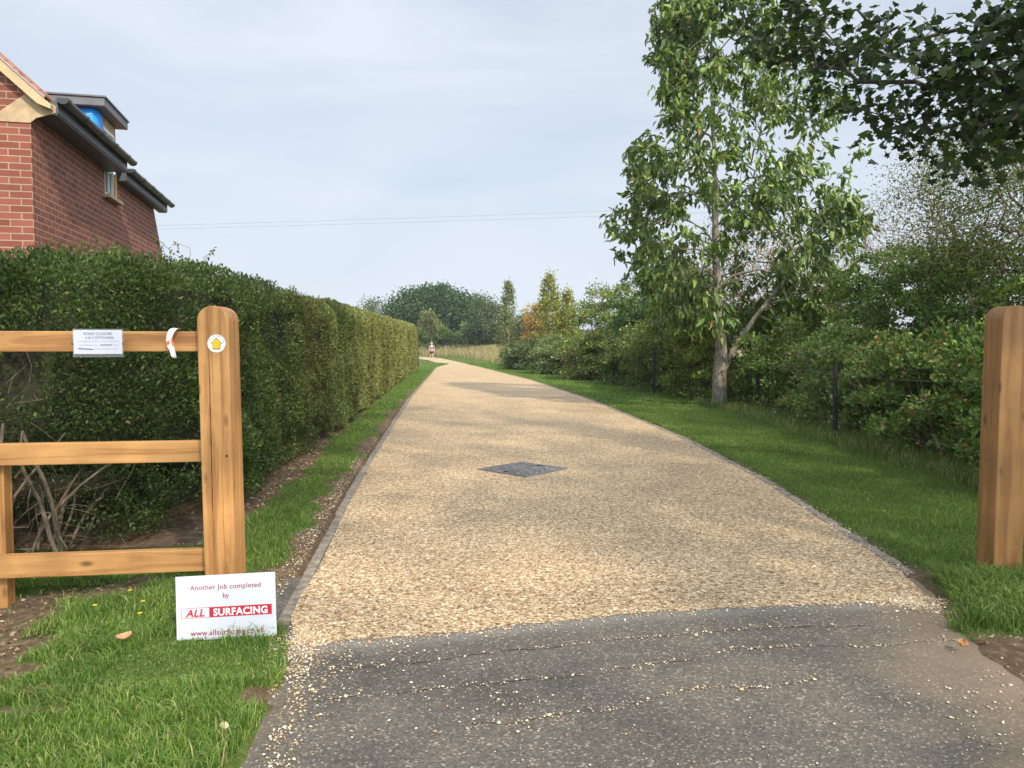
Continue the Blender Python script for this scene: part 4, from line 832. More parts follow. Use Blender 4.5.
far_tree('oak_tree', 'distant oak hidden mostly behind the olive hedge', 330, 150, 312, 7, 1.5, OAK, [4, 3, 2, 1], 120, .5, 67, 1.0, gF)
gH = 'clipped field hedgerow in front of the oak'
for i, (px, Y, w_, h, lb) in enumerate(((392, 98, 3.4, 2.7, 'field hedge section just above the end of the olive hedge'), (415, 96, 2.6, 3.0, 'field hedge section left of the walking person'), (444, 95, 2.7, 3.4, 'taller bushy field hedge section right behind the walking person'), (467, 97, 2.2, 4.0, 'bright green rounded bush at the middle of the field hedge'), (500, 100, 3.2, 2.4, 'low clipped field hedge section right of the rounded bush'), (530, 99, 3.0, 2.4, 'rightmost clipped field hedge section behind the russet tree'))):
    Y += 13; h += .9; X = (px - CX) / F * Y
    shrub('field_hedge', lb, 'hedge', gH, (X, Y), (w_ * 1.1, 1.2), h, 34, 130, .28, [(.07, .12, .035), (.10, .155, .045), (.05, .08, .03)] if i != 3 else [(.10, .17, .05), (.13, .2, .06), (.07, .11, .04)], [4, 3, 2], clr=.8, m_=M_leaf_far, stemr=.04)
# far tree line to close the horizon
tl_p = []; 
x = RNG.uniform(-260, 420, 60000); y = 330 + 40 * vnoise(p3(x * .01, x * 0), 3); z = RNG.random(60000) ** .8 * (5 + 6 * fbm(p3(x * .05, x * 0), 9))
o = leaves('distant_woodland', np.stack([x, y + RNG.uniform(-3, 3, 60000), z], -1), RNG.normal(size=(60000, 3)), 1.6, .8, tints(60000, [(.075, .10, .07), (.095, .125, .085), (.06, .08, .06)], [3, 3, 2]), M_leaf_far)
tag(o, 'faint far off belt of woodland on the horizon', 'woodland', kind='stuff')

# ---------------------------------------------------------------- wire fence on the right
wf = empty('wire_fence', (5.1, 12.2, 0)); tag(wf, 'low post and wire fence with black posts along the right verge', 'fence'); wb = np.array([5.1, 12.2, 0])
fp = [(4.95, 4.6), (5.0, 8.6), (G(835, 440).x, G(835, 440).y), (5.6, 17.5), (4.35, 23.5), (3.75, 28.5), (2.9, 34)]
for i, (x, y) in enumerate(fp):
    if i == 1: continue
    bm = new_bm(); hh = 1.2 if i < 4 else 1.35
    ring = [(.04 * math.cos(a_), .04 * math.sin(a_)) for a_ in np.linspace(0, 6.283, 9)[:-1]]
    add_prism(bm, ring, (-.1, hh), 'z'); o = obj('post', bm, M_black_post, wf); o.location = (x - wb[0], y - wb[1], 0)
    o.rotation_euler = (0, R(random.uniform(-1.5, 1.5)), 0)
paths = []
for zz in (.35, .72, 1.08):
    pts = []
    for (x1, y1), (x2, y2) in zip(fp[:-1], fp[1:]):
        for f in np.linspace(0, 1, 6)[:-1]: pts.append((x1 + (x2 - x1) * f, y1 + (y2 - y1) * f - 0, zz - .05 * math.sin(f * 3.14) + .02 * math.sin(y1 * 7 + zz * 9)))
    paths.append((np.array(pts) - wb - np.array([.045, 0, 0]), np.full(len(pts), .002)))
tubes('wire', paths, M_wire, wf, 4)
wf = empty('field_fence', (-5.5, 68, 0)); tag(wf, 'thin stock fence in front of the straw coloured meadow', 'fence')
fpts = [Vector((float(Rfar(y)) + 2.4, y, 0)) for y in (98, 86, 76, 66)]
pp = []
for a_, b_ in zip(fpts[:-1], fpts[1:]):
    for f in (0, .5): pp.append(a_.lerp(b_, f))
for p in pp:
    bm = new_bm(); add_prism(bm, [(.035 * math.cos(a_), .035 * math.sin(a_)) for a_ in np.linspace(0, 6.283, 7)[:-1]], (-.1, 1.25), 'z'); o = obj('post', bm, simple('grey_stake', (.16, .14, .11), .9) if p is pp[0] else bpy.data.materials['grey_stake'], wf); o.location = (p.x + 5.5, p.y - 68, 0)
tubes('wire', [(np.array([(p.x + 5.5, p.y - 68, z) for p in pp]), np.full(len(pp), .006)) for z in (.3, .65, 1.05)], M_wire, wf, 4)
# marker post at the end of the hedge
p = G(418.2, 367); mk = empty('marker_post', (p.x, p.y, 0)); tag(mk, 'short dark post with a red panel at the far end of the olive hedge', 'post')
bm = new_bm(); add_box(bm, (0, 0, .5), (.10, .10, 1.1), bevel=.01); obj('stake', bm, M_black_post, mk)
bm = new_bm(); add_box(bm, (-.10, -.055, .62), (.14, .01, .42), bevel=.003); obj('red_panel', bm, simple('faded_red', (.38, .09, .06), .6), mk)

# ---------------------------------------------------------------- oak gate fence
PW = .188
def gatepost(name, label, x0, y0, h, m_, lean=0):
    root = empty(name, (x0 + PW / 2, y0 + PW / 2, 0)); tag(root, label, 'gatepost', 'round topped oak gateposts')
    bm = new_bm(); r_ = PW / 2; out = [(-r_, -.3), (r_, -.3), (r_, h - r_ * .92)] + [(r_ * math.cos(a_), h - r_ * .92 + r_ * .92 * math.sin(a_)) for a_ in np.linspace(0, math.pi, 15)[1:-1]] + [(-r_, h - r_ * .92)]
    add_prism(bm, out, (-r_, r_), 'y')
    bmesh.ops.recalc_face_normals(bm, faces=bm.faces[:])
    es = [e for e in bm.edges if len(e.link_faces) == 2 and abs(e.verts[0].co.y - e.verts[1].co.y) < 1e-5 and e.calc_face_angle(0) > 1]
    bmesh.ops.bevel(bm, geom=es, offset=.006, segments=2, affect='EDGES', profile=.5)
    obj('shaft', bm, m_, root)
    root.rotation_euler = (0, lean, 0)
    return root
lp = W(200.5, 500, 4.62); gl = gatepost('gatepost', 'sunlit oak gatepost with footpath disc and rails fixed to its left side', lp.x + .016, 4.62, 1.735, M_oak_v, R(-.6))
# drying cracks: fine dark strips laid on the front face, crack shadow in their colour
bm = new_bm(); rgc = random.Random(4)
def fissure(bm, x, z0, z1, w, yf):
    n_ = 26; L1 = []; L2 = []
    for i in range(n_ + 1):
        f = i / n_; z = z0 + (z1 - z0) * f; x += rgc.uniform(-.0012, .0012); ww = w * math.sin(math.pi * min(max(f, .04), .96)) * rgc.uniform(.6, 1.2)
        L1.append(bm.verts.new((x - ww / 2, yf, z))); L2.append(bm.verts.new((x + ww / 2, yf, z)))
    for i in range(n_): bm.faces.new((L1[i], L2[i], L2[i + 1], L1[i + 1]))
fissure(bm, -.030, .12, 1.72, .0065, -PW / 2 - .0006); fissure(bm, -.008, 1.15, 1.70, .002, -PW / 2 - .0006); fissure(bm, .035, .1, .8, .002, -PW / 2 - .0006); fissure(bm, .0, .5, .95, .0022, -PW / 2 - .0006)
M_crack = simple('crack_shadow', (.05, .025, .01), .95)
obj('crack', bm, M_crack, gl)
bm = new_bm(); bmesh.ops.create_circle(bm, cap_ends=True, radius=.008, segments=10, matrix=Matrix.Translation((.062, -PW / 2 - .0007, .83)) @ Matrix.Rotation(R(90), 4, 'X')); obj('knot', bm, M_crack, gl)
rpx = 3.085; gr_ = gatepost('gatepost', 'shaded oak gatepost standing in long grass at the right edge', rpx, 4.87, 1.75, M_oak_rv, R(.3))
bm = new_bm()
def ycrack(bm, y, z0, z1, w):
    n_ = 20; a_ = []; b_ = []
    for i in range(n_ + 1):
        f = i / n_; y += rgc.uniform(-.001, .001); ww = w * math.sin(math.pi * min(max(f, .04), .96)); z = z0 + (z1 - z0) * f
        a_.append(bm.verts.new((-PW / 2 - .0006, y - ww / 2, z))); b_.append(bm.verts.new((-PW / 2 - .0006, y + ww / 2, z)))
    for i in range(n_): bm.faces.new((a_[i], b_[i], b_[i + 1], a_[i + 1]))
ycrack(bm, -.02, .3, 1.5, .003); ycrack(bm, .04, .6, 1.3, .002); obj('crack', bm, M_crack, gr_)

# rails (one thing: the rail fence with its own small post)
rA = Vector((lp.x + .004, 4.74, 0)); rB = Vector((-3.62, 4.50, 0)); dv = (rB - rA); ang = math.atan2(dv.y, dv.x) + math.pi; ln = dv.length
rf = empty('rail_fence', rA, ang); tag(rf, 'three horizontal oak rails running left from the sunlit gatepost', 'fence')
for (y_r0, y_r1) in ((331.5, 351.5), (440.5, 461.5), (548.5, 570.5)):
    zt = W(200, y_r0, 4.72).z; zb = W(200, y_r1, 4.72).z
    bm = new_bm(); add_box(bm, (-ln / 2, 0, (zt + zb) / 2), (ln, .06, zt - zb), bevel=.006); o = obj('rail', bm, M_oak_h, rf)
bm = new_bm(); q = (-2.985 - rA.x) / math.cos(ang) ; 
add_box(bm, (-(rA.x + 3.125), .085, .33), (.10, .10, 1.12), bevel=.006); obj('small_post', bm, M_oak_v, rf)

# ---------------------------------------------------------------- text helper
def text(s, size, m_, parent, loc, name='lettering', shear=0, offset=0, align='CENTER', rot=0, xs=1.0, ext=.0004, sp=1.0):
    cu = bpy.data.curves.new('t', 'FONT'); cu.body = s; cu.size = size; cu.align_x = align; cu.shear = shear; cu.offset = offset; cu.extrude = ext; cu.space_character = sp; cu.resolution_u = 4
    o = bpy.data.objects.new('t', cu); C.objects.link(o); bpy.context.view_layer.update()
    me = bpy.data.meshes.new_from_object(o.evaluated_get(bpy.context.evaluated_depsgraph_get())); bpy.data.objects.remove(o); bpy.data.curves.remove(cu)
    me.transform(Matrix.Diagonal((xs, 1, 1, 1))); me.transform(Matrix.Rotation(rot, 4, 'Z')); me.transform(Matrix.Rotation(R(90), 4, 'X')); me.transform(Matrix.Translation(loc)); me.materials.clear()
    return link(name, me, m_, parent)

# contractor's board
M_white = simple('white_board', (.60, .62, .67), .35); M_red = simple('red_print', (.50, .012, .035), .4); M_redtx = simple('red_lettering', (.30, .02, .04), .45)
bl = W(176.5, 646, 3.82); br_ = W(275, 640.5, 3.82); bw = .507; bh = .352
sg = empty('contractor_sign', ((bl.x + br_.x) / 2, 3.84, bl.z + .006)); tag(sg, 'white board with red lettering standing in the grass at the foot of the gatepost', 'sign')
sg.rotation_euler = (R(-6), R(-2.3), R(3)); sg.scale = ((br_ - bl).length / bw,) * 3
bm = new_bm(); add_box(bm, (0, 0, bh / 2), (bw, .006, bh), bevel=.001); obj('board', bm, M_white, sg)
yf = -.0036
text('Another Job completed', .0355, M_redtx, sg, (0.0, yf, bh * .795), offset=.0002, sp=1.06)
text('by', .0355, M_redtx, sg, (0.0, yf, bh * .665), offset=.0002)
text('www.allsurfacing.co.uk', .0385, M_redtx, sg, (0.004, yf, bh * .135), offset=.0004, sp=1.05)
bm = new_bm(); add_box(bm, (.0735, yf - .0002, bh * .465), (.318, .001, .052)); obj('red_panel', bm, M_red, sg)
bm = new_bm()
zc_, hh_, xl_, xr_ = bh * .465, .052, -.2255, -.0855
for c_, s_ in (((( xl_ + xr_) / 2, yf, zc_ + hh_ / 2 - .001), (xr_ - xl_, .001, .0018)), (((xl_ + xr_) / 2, yf, zc_ - hh_ / 2 + .001), (xr_ - xl_, .001, .0018)), ((xl_, yf, zc_), (.0018, .001, hh_))): add_box(bm, c_, s_)
obj('red_border', bm, M_red, sg)
text('ALL', .052, M_red, sg, (-.158, yf - .0002, zc_ - .0185), shear=.25, offset=.0014, sp=1.1)
text('SURFACING', .050, simple('white_print', (.82, .82, .84), .4), sg, (.0735, yf - .0012, zc_ - .018), offset=.0016, sp=1.07, xs=.98)
M_stk = simple('wire_stake', (.3, .3, .3), .5, .5)
for sx in (-.16, .16): bm = new_bm(); add_box(bm, (sx, .012, -.02), (.02, .015, .3)); obj('stake', bm, M_stk, sg)

# laminated notice on the top rail
nc = W(98, 342, 4.565); nt_ = empty('paper_notice', nc, ang); tag(nt_, 'laminated white printed notice fixed to the top rail', 'notice')
nw, nh = .270, .142
M_ink = simple('notice_ink', (.18, .18, .26), .6)
m, n, l, b = mat('laminate'); b.inputs['Base Color'].default_value = (.75, .77, .8, 1); b.inputs['Roughness'].default_value = .15; b.inputs['Alpha'].default_value = .10
bm = new_bm(); add_box(bm, (.0, .003, -.006), (nw + .014, .0008, nh + .026)); obj('laminate_pouch', bm, m, nt_)
bm = new_bm(); add_box(bm, (0, 0, 0), (nw, .0012, nh)); obj('paper', bm, simple('paper', (.60, .61, .70), .5), nt_)
yf = -.0014
text('ROAD CLOSURE', .0215, M_ink, nt_, (0, yf, .042), ext=.0002, offset=.0002)
text('4 & 5 SEPTEMBER', .0215, M_ink, nt_, (.01, yf, .018), ext=.0002)
bm = new_bm(); rr_ = random.Random(8)
for zz, x0, x1 in ((.004, -.112, .112), (-.018, -.105, .0), (-.018, .085, .115), (-.040, -.02, .105)):
    x = x0
    while x < x1:
        wd_ = rr_.uniform(.006, .016); add_box(bm, (x + wd_ / 2, yf, zz + rr_.uniform(-.001, .001)), (wd_, .0004, rr_.uniform(.004, .006))); x += wd_ + .0045
obj('small_print', bm, simple('faint_print', (.42, .42, .52), .6), nt_)
bm = new_bm()
add_box(bm, (.045, yf - .0003, -.0175), (.066, .0004, .0042), Matrix.Rotation(R(-1), 3, 'Y')); obj('pen_stroke', bm, simple('pen', (.06, .06, .1), .5), nt_); bm = new_bm(); add_box(bm, (-.07, yf - .0003, -.041), (.085, .0004, .005), Matrix.Rotation(R(3), 3, 'Y')); obj('pen_stroke', bm, bpy.data.materials['pen'], nt_)
for sx in (-1, 1):
    bm = new_bm(); bmesh.ops.create_uvsphere(bm, u_segments=8, v_segments=6, radius=.006, matrix=Matrix.Translation((sx * (nw / 2 + .007), -.004, -.01))); obj('pin', bm, simple('dull_pin', (.07, .06, .05), .5, .5), nt_)

# footpath waymark disc
dc = W(216.5, 343.5, 4.617); wd = empty('waymark_disc', dc); tag(wd, 'round white footpath waymarker with yellow arrow on the gatepost', 'waymarker'); rd = .054
bm = new_bm(); bmesh.ops.create_cone(bm, cap_ends=True, segments=40, radius1=rd, radius2=rd, depth=.003, matrix=Matrix.Rotation(R(90), 4, 'X')); obj('disc', bm, simple('white_plastic', (.78, .8, .78), .35), wd)
def shape(poly, y0, y1, m_, name): bm = new_bm(); add_prism(bm, poly, (y0, y1), 'y'); return obj(name, bm, m_, wd)
ar = lambda s: [(0, .034 * s), (-.035 * s, -.002 * s), (-.022 * s, -.002 * s), (-.022 * s, -.033 * s), (.022 * s, -.033 * s), (.022 * s, -.002 * s), (.035 * s, -.002 * s)]
shape(ar(1.06), -.0025, -.0016, simple('black_print', (.03, .03, .03), .5), 'arrow_outline'); shape(ar(.93), -.0031, -.0026, simple('yellow_print', (.80, .46, .01), .45), 'arrow')
M_dk = bpy.data.materials['black_print']
s_ = 'PUBLIC FOOTPATH'
for i, chh in enumerate(s_):
    if chh == ' ': continue
    a_ = R(90 + 78 - 156 * i / (len(s_) - 1)); rr_ = .0425
    text(chh, .0115, M_dk, wd, (rr_ * math.cos(a_), -.0022, rr_ * math.sin(a_)), rot=a_ - R(90), ext=.0002)

# scrap of red and white barrier tape knotted over the top rail
m, n, l, b = mat('barrier_tape'); t = n.new('ShaderNodeTexCoord'); wv = n.new('ShaderNodeTexNoise'); wv.inputs['Scale'].default_value = 14; wv.inputs['Detail'].default_value = 1
l.new(t.outputs['Object'], wv.inputs['Vector']); r = ramp(n, [(.50, (.78, .76, .76)), (.56, (.72, .12, .04))]); l.new(wv.outputs[0], r.inputs[0]); l.new(r.outputs[0], b.inputs['Base Color']); b.inputs['Roughness'].default_value = .3
tpc = W(174.5, 342, 4.66); tp = empty('barrier_tape', tpc, ang); tag(tp, 'crumpled scrap of red and white plastic tape knotted round the top rail', 'tape')
cl_ = [(.022, .03, .078), (.006, -.005, .086), (-.008, -.040, .066), (-.016, -.046, .03), (-.014, -.044, -.005), (-.006, -.047, -.035), (.004, -.046, -.065), (.006, -.040, -.090), (.012, -.03, -.1)]
bm = new_bm(); rows_ = []; rt2 = random.Random(2)
for i, (x, y, z) in enumerate(cl_):
    wv_ = [.016, .02, .021, .019, .021, .020, .016, .014, .008][i]
    rows_.append([bm.verts.new((x + (f - .5) * 2 * wv_ * .95, y - .010 * math.sin(f * 9 + i * 2.1) * (1 if i > 0 else .3) - .004 * (i % 2), z + rt2.uniform(-.004, .004))) for f in np.linspace(0, 1, 7)])
for a_, b_ in zip(rows_[:-1], rows_[1:]):
    for i in range(6): bm.faces.new((a_[i], a_[i + 1], b_[i + 1], b_[i]))
o = obj('tape_strip', bm, m, tp, smooth=True); md = o.modifiers.new('s', 'SOLIDIFY'); md.thickness = .0015; sb = o.modifiers.new('b', 'SUBSURF'); sb.levels = 1; sb.render_levels = 2

# ---------------------------------------------------------------- brick house
hx = empty('brick_house', (-5.17, 8.4, 0), math.atan2(.23, 1) ); tag(hx, 'red brick house with grey gutters and dormer rising behind the hedge', 'house')
# local frame: +y runs away along the side wall, -x into the house; side wall is the plane x=0, gable is y=0
def brickmat(name, mode):
    m, n, l, b = mat(name); t = n.new('ShaderNodeTexCoord'); s = n.new('ShaderNodeSeparateXYZ'); l.new(t.outputs['Object'], s.inputs[0]); c = n.new('ShaderNodeCombineXYZ')
    l.new(s.outputs[1 if mode == 'side' else 0], c.inputs[0]); l.new(s.outputs[2], c.inputs[1])
    q = n.new('ShaderNodeTexBrick'); q.offset = .5; l.new(c.outputs[0], q.inputs['Vector'])
    for k_, v_ in (('Scale', 1), ('Brick Width', .225), ('Row Height', .075), ('Mortar Size', .0062), ('Mortar Smooth', .15), ('Bias', -.1)): q.inputs[k_].default_value = v_
    q.inputs['Color1'].default_value = (.185, .052, .033, 1); q.inputs['Color2'].default_value = (.27, .085, .052, 1); q.inputs['Mortar'].default_value = (.33, .25, .18, 1)
    z = n.new('ShaderNodeTexNoise'); z.inputs['Scale'].default_value = 3; z.inputs['Detail'].default_value = 8; z.inputs['Roughness'].default_value = .7; l.new(t.outputs['Object'], z.inputs['Vector'])
    r = ramp(n, [(.3, (.8, .8, .82)), (.7, (1.15, 1.12, 1.1))]); l.new(z.outputs[0], r.inputs[0])
    x = n.new('ShaderNodeMix'); x.data_type = 'RGBA'; x.blend_type = 'MULTIPLY'; x.inputs[0].default_value = 1; l.new(q.outputs[0], x.inputs[6]); l.new(r.outputs[0], x.inputs[7]); l.new(x.outputs[2], b.inputs['Base Color']); b.inputs['Roughness'].default_value = .85
    u = n.new('ShaderNodeBump'); u.invert = True; u.inputs['Strength'].default_value = .6; u.inputs['Distance'].default_value = .006; l.new(q.outputs['Fac'], u.inputs['Height']); l.new(u.outputs[0], b.inputs['Normal'])
    return m
M_bs, M_bg = brickmat('brick_side', 'side'), brickmat('brick_gable', 'gable')
EZ = 4.02; SL = .92; WD = 6.0     # eaves height, roof slope, width
bm = new_bm(); add_prism(bm, [(0, -.2), (0, EZ + .2), (-WD / 2, EZ + .22 + SL * WD / 2), (-WD, EZ + .2), (-WD, -.2)], (0, .012), 'y'); obj('gable_wall', bm, M_bg, hx)
# side wall with the window opening cut out and the sloping far end
wy0, wy1, wz0, wz1 = 2.74, 3.22, 3.64, 4.02
bm = new_bm()
def wallpiece(a_, b_, z0, z1): add_prism(bm, [(a_, z0), (b_, z0), (b_, z1), (a_, z1)], (-.25, -.0005), 'x')
add_prism(bm, [(.0125, -.2), (wy0, -.2), (wy0, EZ), (.0125, EZ)], (-.25, -.0005), 'x')
add_prism(bm, [(wy0, -.2), (wy1, -.2), (wy1, wz0), (wy0, wz0)], (-.25, -.0005), 'x')
add_prism(bm, [(wy1, -.2), (6.9, -.2), (6.9, 2.6), (5.72, EZ), (wy1, EZ)], (-.25, -.0005), 'x')
obj('side_wall', bm, M_bs, hx)
bm = new_bm(); add_prism(bm, [(-WD, -.2), (-.26, -.2), (-.26, EZ), (-WD / 2, EZ + SL * (WD / 2 - .26)), (-WD, EZ)], (5.6, 5.8), 'y'); obj('rear_wall', bm, M_bg, hx)
# roof slabs with tile courses
m, n, l, b = mat('clay_tile'); t = n.new('ShaderNodeTexCoord'); s = n.new('ShaderNodeSeparateXYZ'); l.new(t.outputs['Object'], s.inputs[0]); c = n.new('ShaderNodeCombineXYZ'); l.new(s.outputs[1], c.inputs[0]); l.new(s.outputs[2], c.inputs[1])
q = n.new('ShaderNodeTexBrick'); l.new(c.outputs[0], q.inputs['Vector'])
for k_, v_ in (('Scale', 1), ('Brick Width', .17), ('Row Height', .07), ('Mortar Size', .004)): q.inputs[k_].default_value = v_
q.inputs['Color1'].default_value = (.30, .12, .075, 1); q.inputs['Color2'].default_value = (.38, .17, .11, 1); q.inputs['Mortar'].default_value = (.08, .04, .03, 1); l.new(q.outputs[0], b.inputs['Base Color']); b.inputs['Roughness'].default_value = .8
M_tile = m
bm = new_bm()
def slab(x0, x1, y0, y1, th, lift=0):
    z = lambda x: EZ + .29 + SL * (-x) + lift
    k_ = 1
    add_prism(bm, [(x0, z(x0)), (x1, z(x1)), (x1, z(x1) + th), (x0, z(x0) + th)], (y0, y1), 'y')
step = .22; x = .20
while x > -WD / 2:
    slab(x - step - .03, x, -.13, 2.9, .035, .0 + 0.0); x -= step
x = .10
while x > -WD / 2:
    slab(x - step - .03, x, 2.903, 6.0, .035, -.12); x -= step
obj('roof', bm, M_tile, hx)
bm = new_bm(); add_prism(bm, [(-WD / 2, EZ + .29 + SL * WD / 2), (-WD - .2, EZ + .11), (-WD - .2, EZ + .17), (-WD / 2, EZ + .35 + SL * WD / 2)], (-.13, 6.0), 'y'); obj('roof', bm, M_tile, hx)
# cream verge board and kneeler
M_cream = simple('cream_render', (.47, .36, .22), .8, bump=.2, var=.12, vscale=6)
bm = new_bm(); z = lambda x: EZ + .29 + SL * (-x)
add_prism(bm, [(.23, z(.23) - .03), (-WD / 2, z(-WD / 2) - .005), (-WD / 2, z(-WD / 2) - .15), (.10, z(.10) - .15), (.23, z(.23) - .08)], (-.10, -.001), 'y'); obj('verge_board', bm, M_cream, hx)
bm = new_bm(); add_prism(bm, [(.255, EZ + .05), (.25, EZ - .02), (.15, EZ - .055), (.06, EZ - .085), (0.0, EZ - .14), (-.38, EZ - .14), (-.38, EZ - .11), (-.03, EZ + .17), (.12, EZ + .15), (.20, EZ + .08)], (-.012, -.001), 'y'); obj('kneeler', bm, simple('buff_brick', (.40, .29, .18), .85, bump=.4, var=.2, vscale=10), hx)
# eaves: fascia, soffit, gutter
M_fas = simple('dark_grey_fascia', (.075, .085, .10), .45); M_gut = simple('grey_gutter', (.05, .06, .072), .3)
def eaves(y0, y1, ox, ztop):
    bm = new_bm(); add_box(bm, (ox, (y0 + y1) / 2, ztop - .07), (.022, y1 - y0, .14)); obj('fascia', bm, M_fas, hx)
    bm = new_bm(); add_box(bm, (ox / 2 + .001, (y0 + y1) / 2, ztop - .15), (ox - .005, y1 - y0 - .004, .018)); 
    add_prism(bm, [(0.003, ztop - .14), (ox - .013, ztop - .14), (ox - .013, ztop), (.003, ztop)], (y0 + .002, y0 + .02), 'y'); add_prism(bm, [(0.003, ztop - .14), (ox - .013, ztop - .14), (ox - .013, ztop), (.003, ztop)], (y1 - .02, y1 - .002), 'y'); obj('soffit', bm, M_fas, hx)
    bm = new_bm(); r_ = .058; out = [(r_ * math.cos(a_), r_ * math.sin(a_)) for a_ in np.linspace(math.pi, 2 * math.pi, 10)]; inn = [(x_ * .9, z_ * .9) for x_, z_ in out][::-1]
    add_prism(bm, [(ox + .073 + x_, ztop + .01 + z_) for x_, z_ in out + inn], (y0 - .04, y1 + .05), 'y'); gt = obj('gutter', bm, M_gut, hx)
    M_bk = simple('black_bracket', (.03, .035, .042), .35); y = y0
    for ye in (y0 - .045, y1 + .048): bm = new_bm(); add_prism(bm, [(ox + .073 + x_ * 1.1, ztop + .014 + z_ * 1.1) for x_, z_ in out], (ye, ye + .012), 'y'); obj('end_cap', bm, M_bk, gt)
    while y < y1 + .01:
        bm = new_bm(); add_prism(bm, [(ox + .073 + x_ * 1.14, ztop + .014 + z_ * 1.14) for x_, z_ in out + inn], (y + .01, y + .055), 'y'); obj('gutter_bracket', bm, M_bk, gt); y += .62
eaves(-.0, 2.86, .26, EZ + .12)
eaves(3.3, 6.2, .14, EZ + .09)
# small side window
M_fr = simple('white_frame', (.72, .72, .70), .4); m, n, l, b = mat('window_glass'); b.inputs['Base Color'].default_value = (.10, .13, .15, 1); b.inputs['Roughness'].default_value = .05; b.inputs['Specular IOR Level'].default_value = .8; M_glass = m
def window(parent, y0, y1, z0, z1, xo, mull=True):
    bm = new_bm(); w_ = .045
    for c_, s_ in (((xo, (y0 + y1) / 2, z1 - w_ / 2), (.05, y1 - y0, w_)), ((xo, (y0 + y1) / 2, z0 + w_ / 2), (.05, y1 - y0, w_)), ((xo, y0 + w_ / 2, (z0 + z1) / 2), (.048, w_, z1 - z0 - 2 * w_)), ((xo, y1 - w_ / 2, (z0 + z1) / 2), (.048, w_, z1 - z0 - 2 * w_))): add_box(bm, c_, s_)
    if mull: add_box(bm, (xo, (y0 + y1) / 2, (z0 + z1) / 2), (.046, w_ * .9, z1 - z0 - 2 * w_))
    f = obj('window', bm, M_fr, parent)
    bm = new_bm(); add_box(bm, (xo - .005, (y0 + y1) / 2, (z0 + z1) / 2), (.008, y1 - y0 - 2 * w_, z1 - z0 - 2 * w_)); obj('pane', bm, M_glass, f)
    return f
fw = window(hx, wy0, wy1, wz0, wz1 + .02, -.03)
bm = new_bm(); add_box(bm, (.03, (wy0 + wy1) / 2 + .03, wz0 - .025), (.12, wy1 - wy0 + .22, .05), bevel=.006); obj('sill', bm, simple('stone_sill', (.50, .38, .24), .8, var=.15), fw)
bm = new_bm(); add_box(bm, (-.03, wy1 + .035, (wz0 + EZ) / 2 + .0), (.10, .06, EZ - wz0)); obj('timber_reveal', bm, simple('raw_timber', (.58, .36, .13), .7, var=.2), hx)
# dormer
dz1 = EZ + .90
bm = new_bm(); add_prism(bm, [(-.64, EZ + .3), (-.10, EZ + .12), (-.10, dz1 - .12), (-.64, dz1 - .12)], (2.62, 2.66), 'y'); dm = obj('dormer', bm, simple('dormer_sheathing', (.36, .24, .15), .8, var=.2), hx)
bm = new_bm(); add_prism(bm, [(-.64, EZ + .3), (-.10, EZ + .12), (-.10, dz1 - .12), (-.64, dz1 - .12)], (3.56, 3.60), 'y'); obj('cheek', bm, bpy.data.materials['dormer_sheathing'], dm)
bm = new_bm(); add_box(bm, (-.08, 3.11, dz1 - .20), (.04, .96, .14)); add_box(bm, (-.08, 3.55, EZ + .42), (.04, .10, .5)); add_box(bm, (-.08, 2.67, EZ + .42), (.04, .06, .5)); obj('dormer_face', bm, simple('dormer_timber', (.42, .30, .20), .8, var=.2), dm)
window(dm, 2.85, 3.5, EZ + .12, dz1 - .275, -.075)
bm = new_bm(); add_box(bm, (-.285, 3.10, dz1 - .06), (.75, 1.24, .11), bevel=.008); add_box(bm, (-.285, 3.10, dz1 + .010), (.79, 1.28, .026), bevel=.005); rf_ = obj('dormer_roof', bm, simple('lead_grey', (.11, .12, .135), .5, var=.15), dm)
# blue tarp sagging over cheek and front
m = simple('blue_tarp', (.015, .26, .85), .4)
bm = new_bm(); GRD = []
rt3 = random.Random(6)
for i in range(9):
    row = []
    for j in range(7):
        f = i / 8; g_ = j / 6
        if f < .55: x_, y_ = -.60 + (f / .55) * .55, 2.60
        else: x_, y_ = -.045, 2.60 + (f - .55) / .45 * .30
        zb_ = EZ + .10 + .25 * (1 - f) if f < .6 else EZ + .32
        z_ = dz1 - .13 - g_ * (dz1 - .13 - zb_)
        o_ = rt3.uniform(-.012, .012)
        row.append(bm.verts.new((x_ + (o_ if f >= .55 else 0), y_ + (o_ if f < .55 else 0) - (.012 if f < .55 else 0), z_)))
    GRD.append(row)
for a_, b_ in zip(GRD[:-1], GRD[1:]):
    for j in range(6): bm.faces.new((a_[j], b_[j], b_[j + 1], a_[j + 1]))
o = obj('tarpaulin', bm, m, dm, smooth=True); o.modifiers.new('s', 'SOLIDIFY').thickness = .004

# ---------------------------------------------------------------- overhead cables
for i, (pa, pb) in enumerate((((166, 225.5), (625, 210.5)), ((166, 229), (625, 215.5)))):
    a_ = W(*pa, 42); b_ = W(*pb, 38); d = b_ - a_; pts = []
    for f in np.linspace(-1.2, 2.2, 40): p = a_ + d * f; pts.append((p.x, p.y, p.z - .25 * math.sin(max(0, min(1, (f + 1.2) / 3.4)) * math.pi) + .23 ))
    V, T = tubes_arrays([(np.array(pts), np.full(40, .009))], 5)
    o = npmesh('overhead_cable', V, T, simple('cable', (.3, .31, .33), .6)); tag(o, ('upper' if i == 0 else 'lower') + ' of two thin dark cables crossing the sky behind the house', 'cable', 'overhead cables')

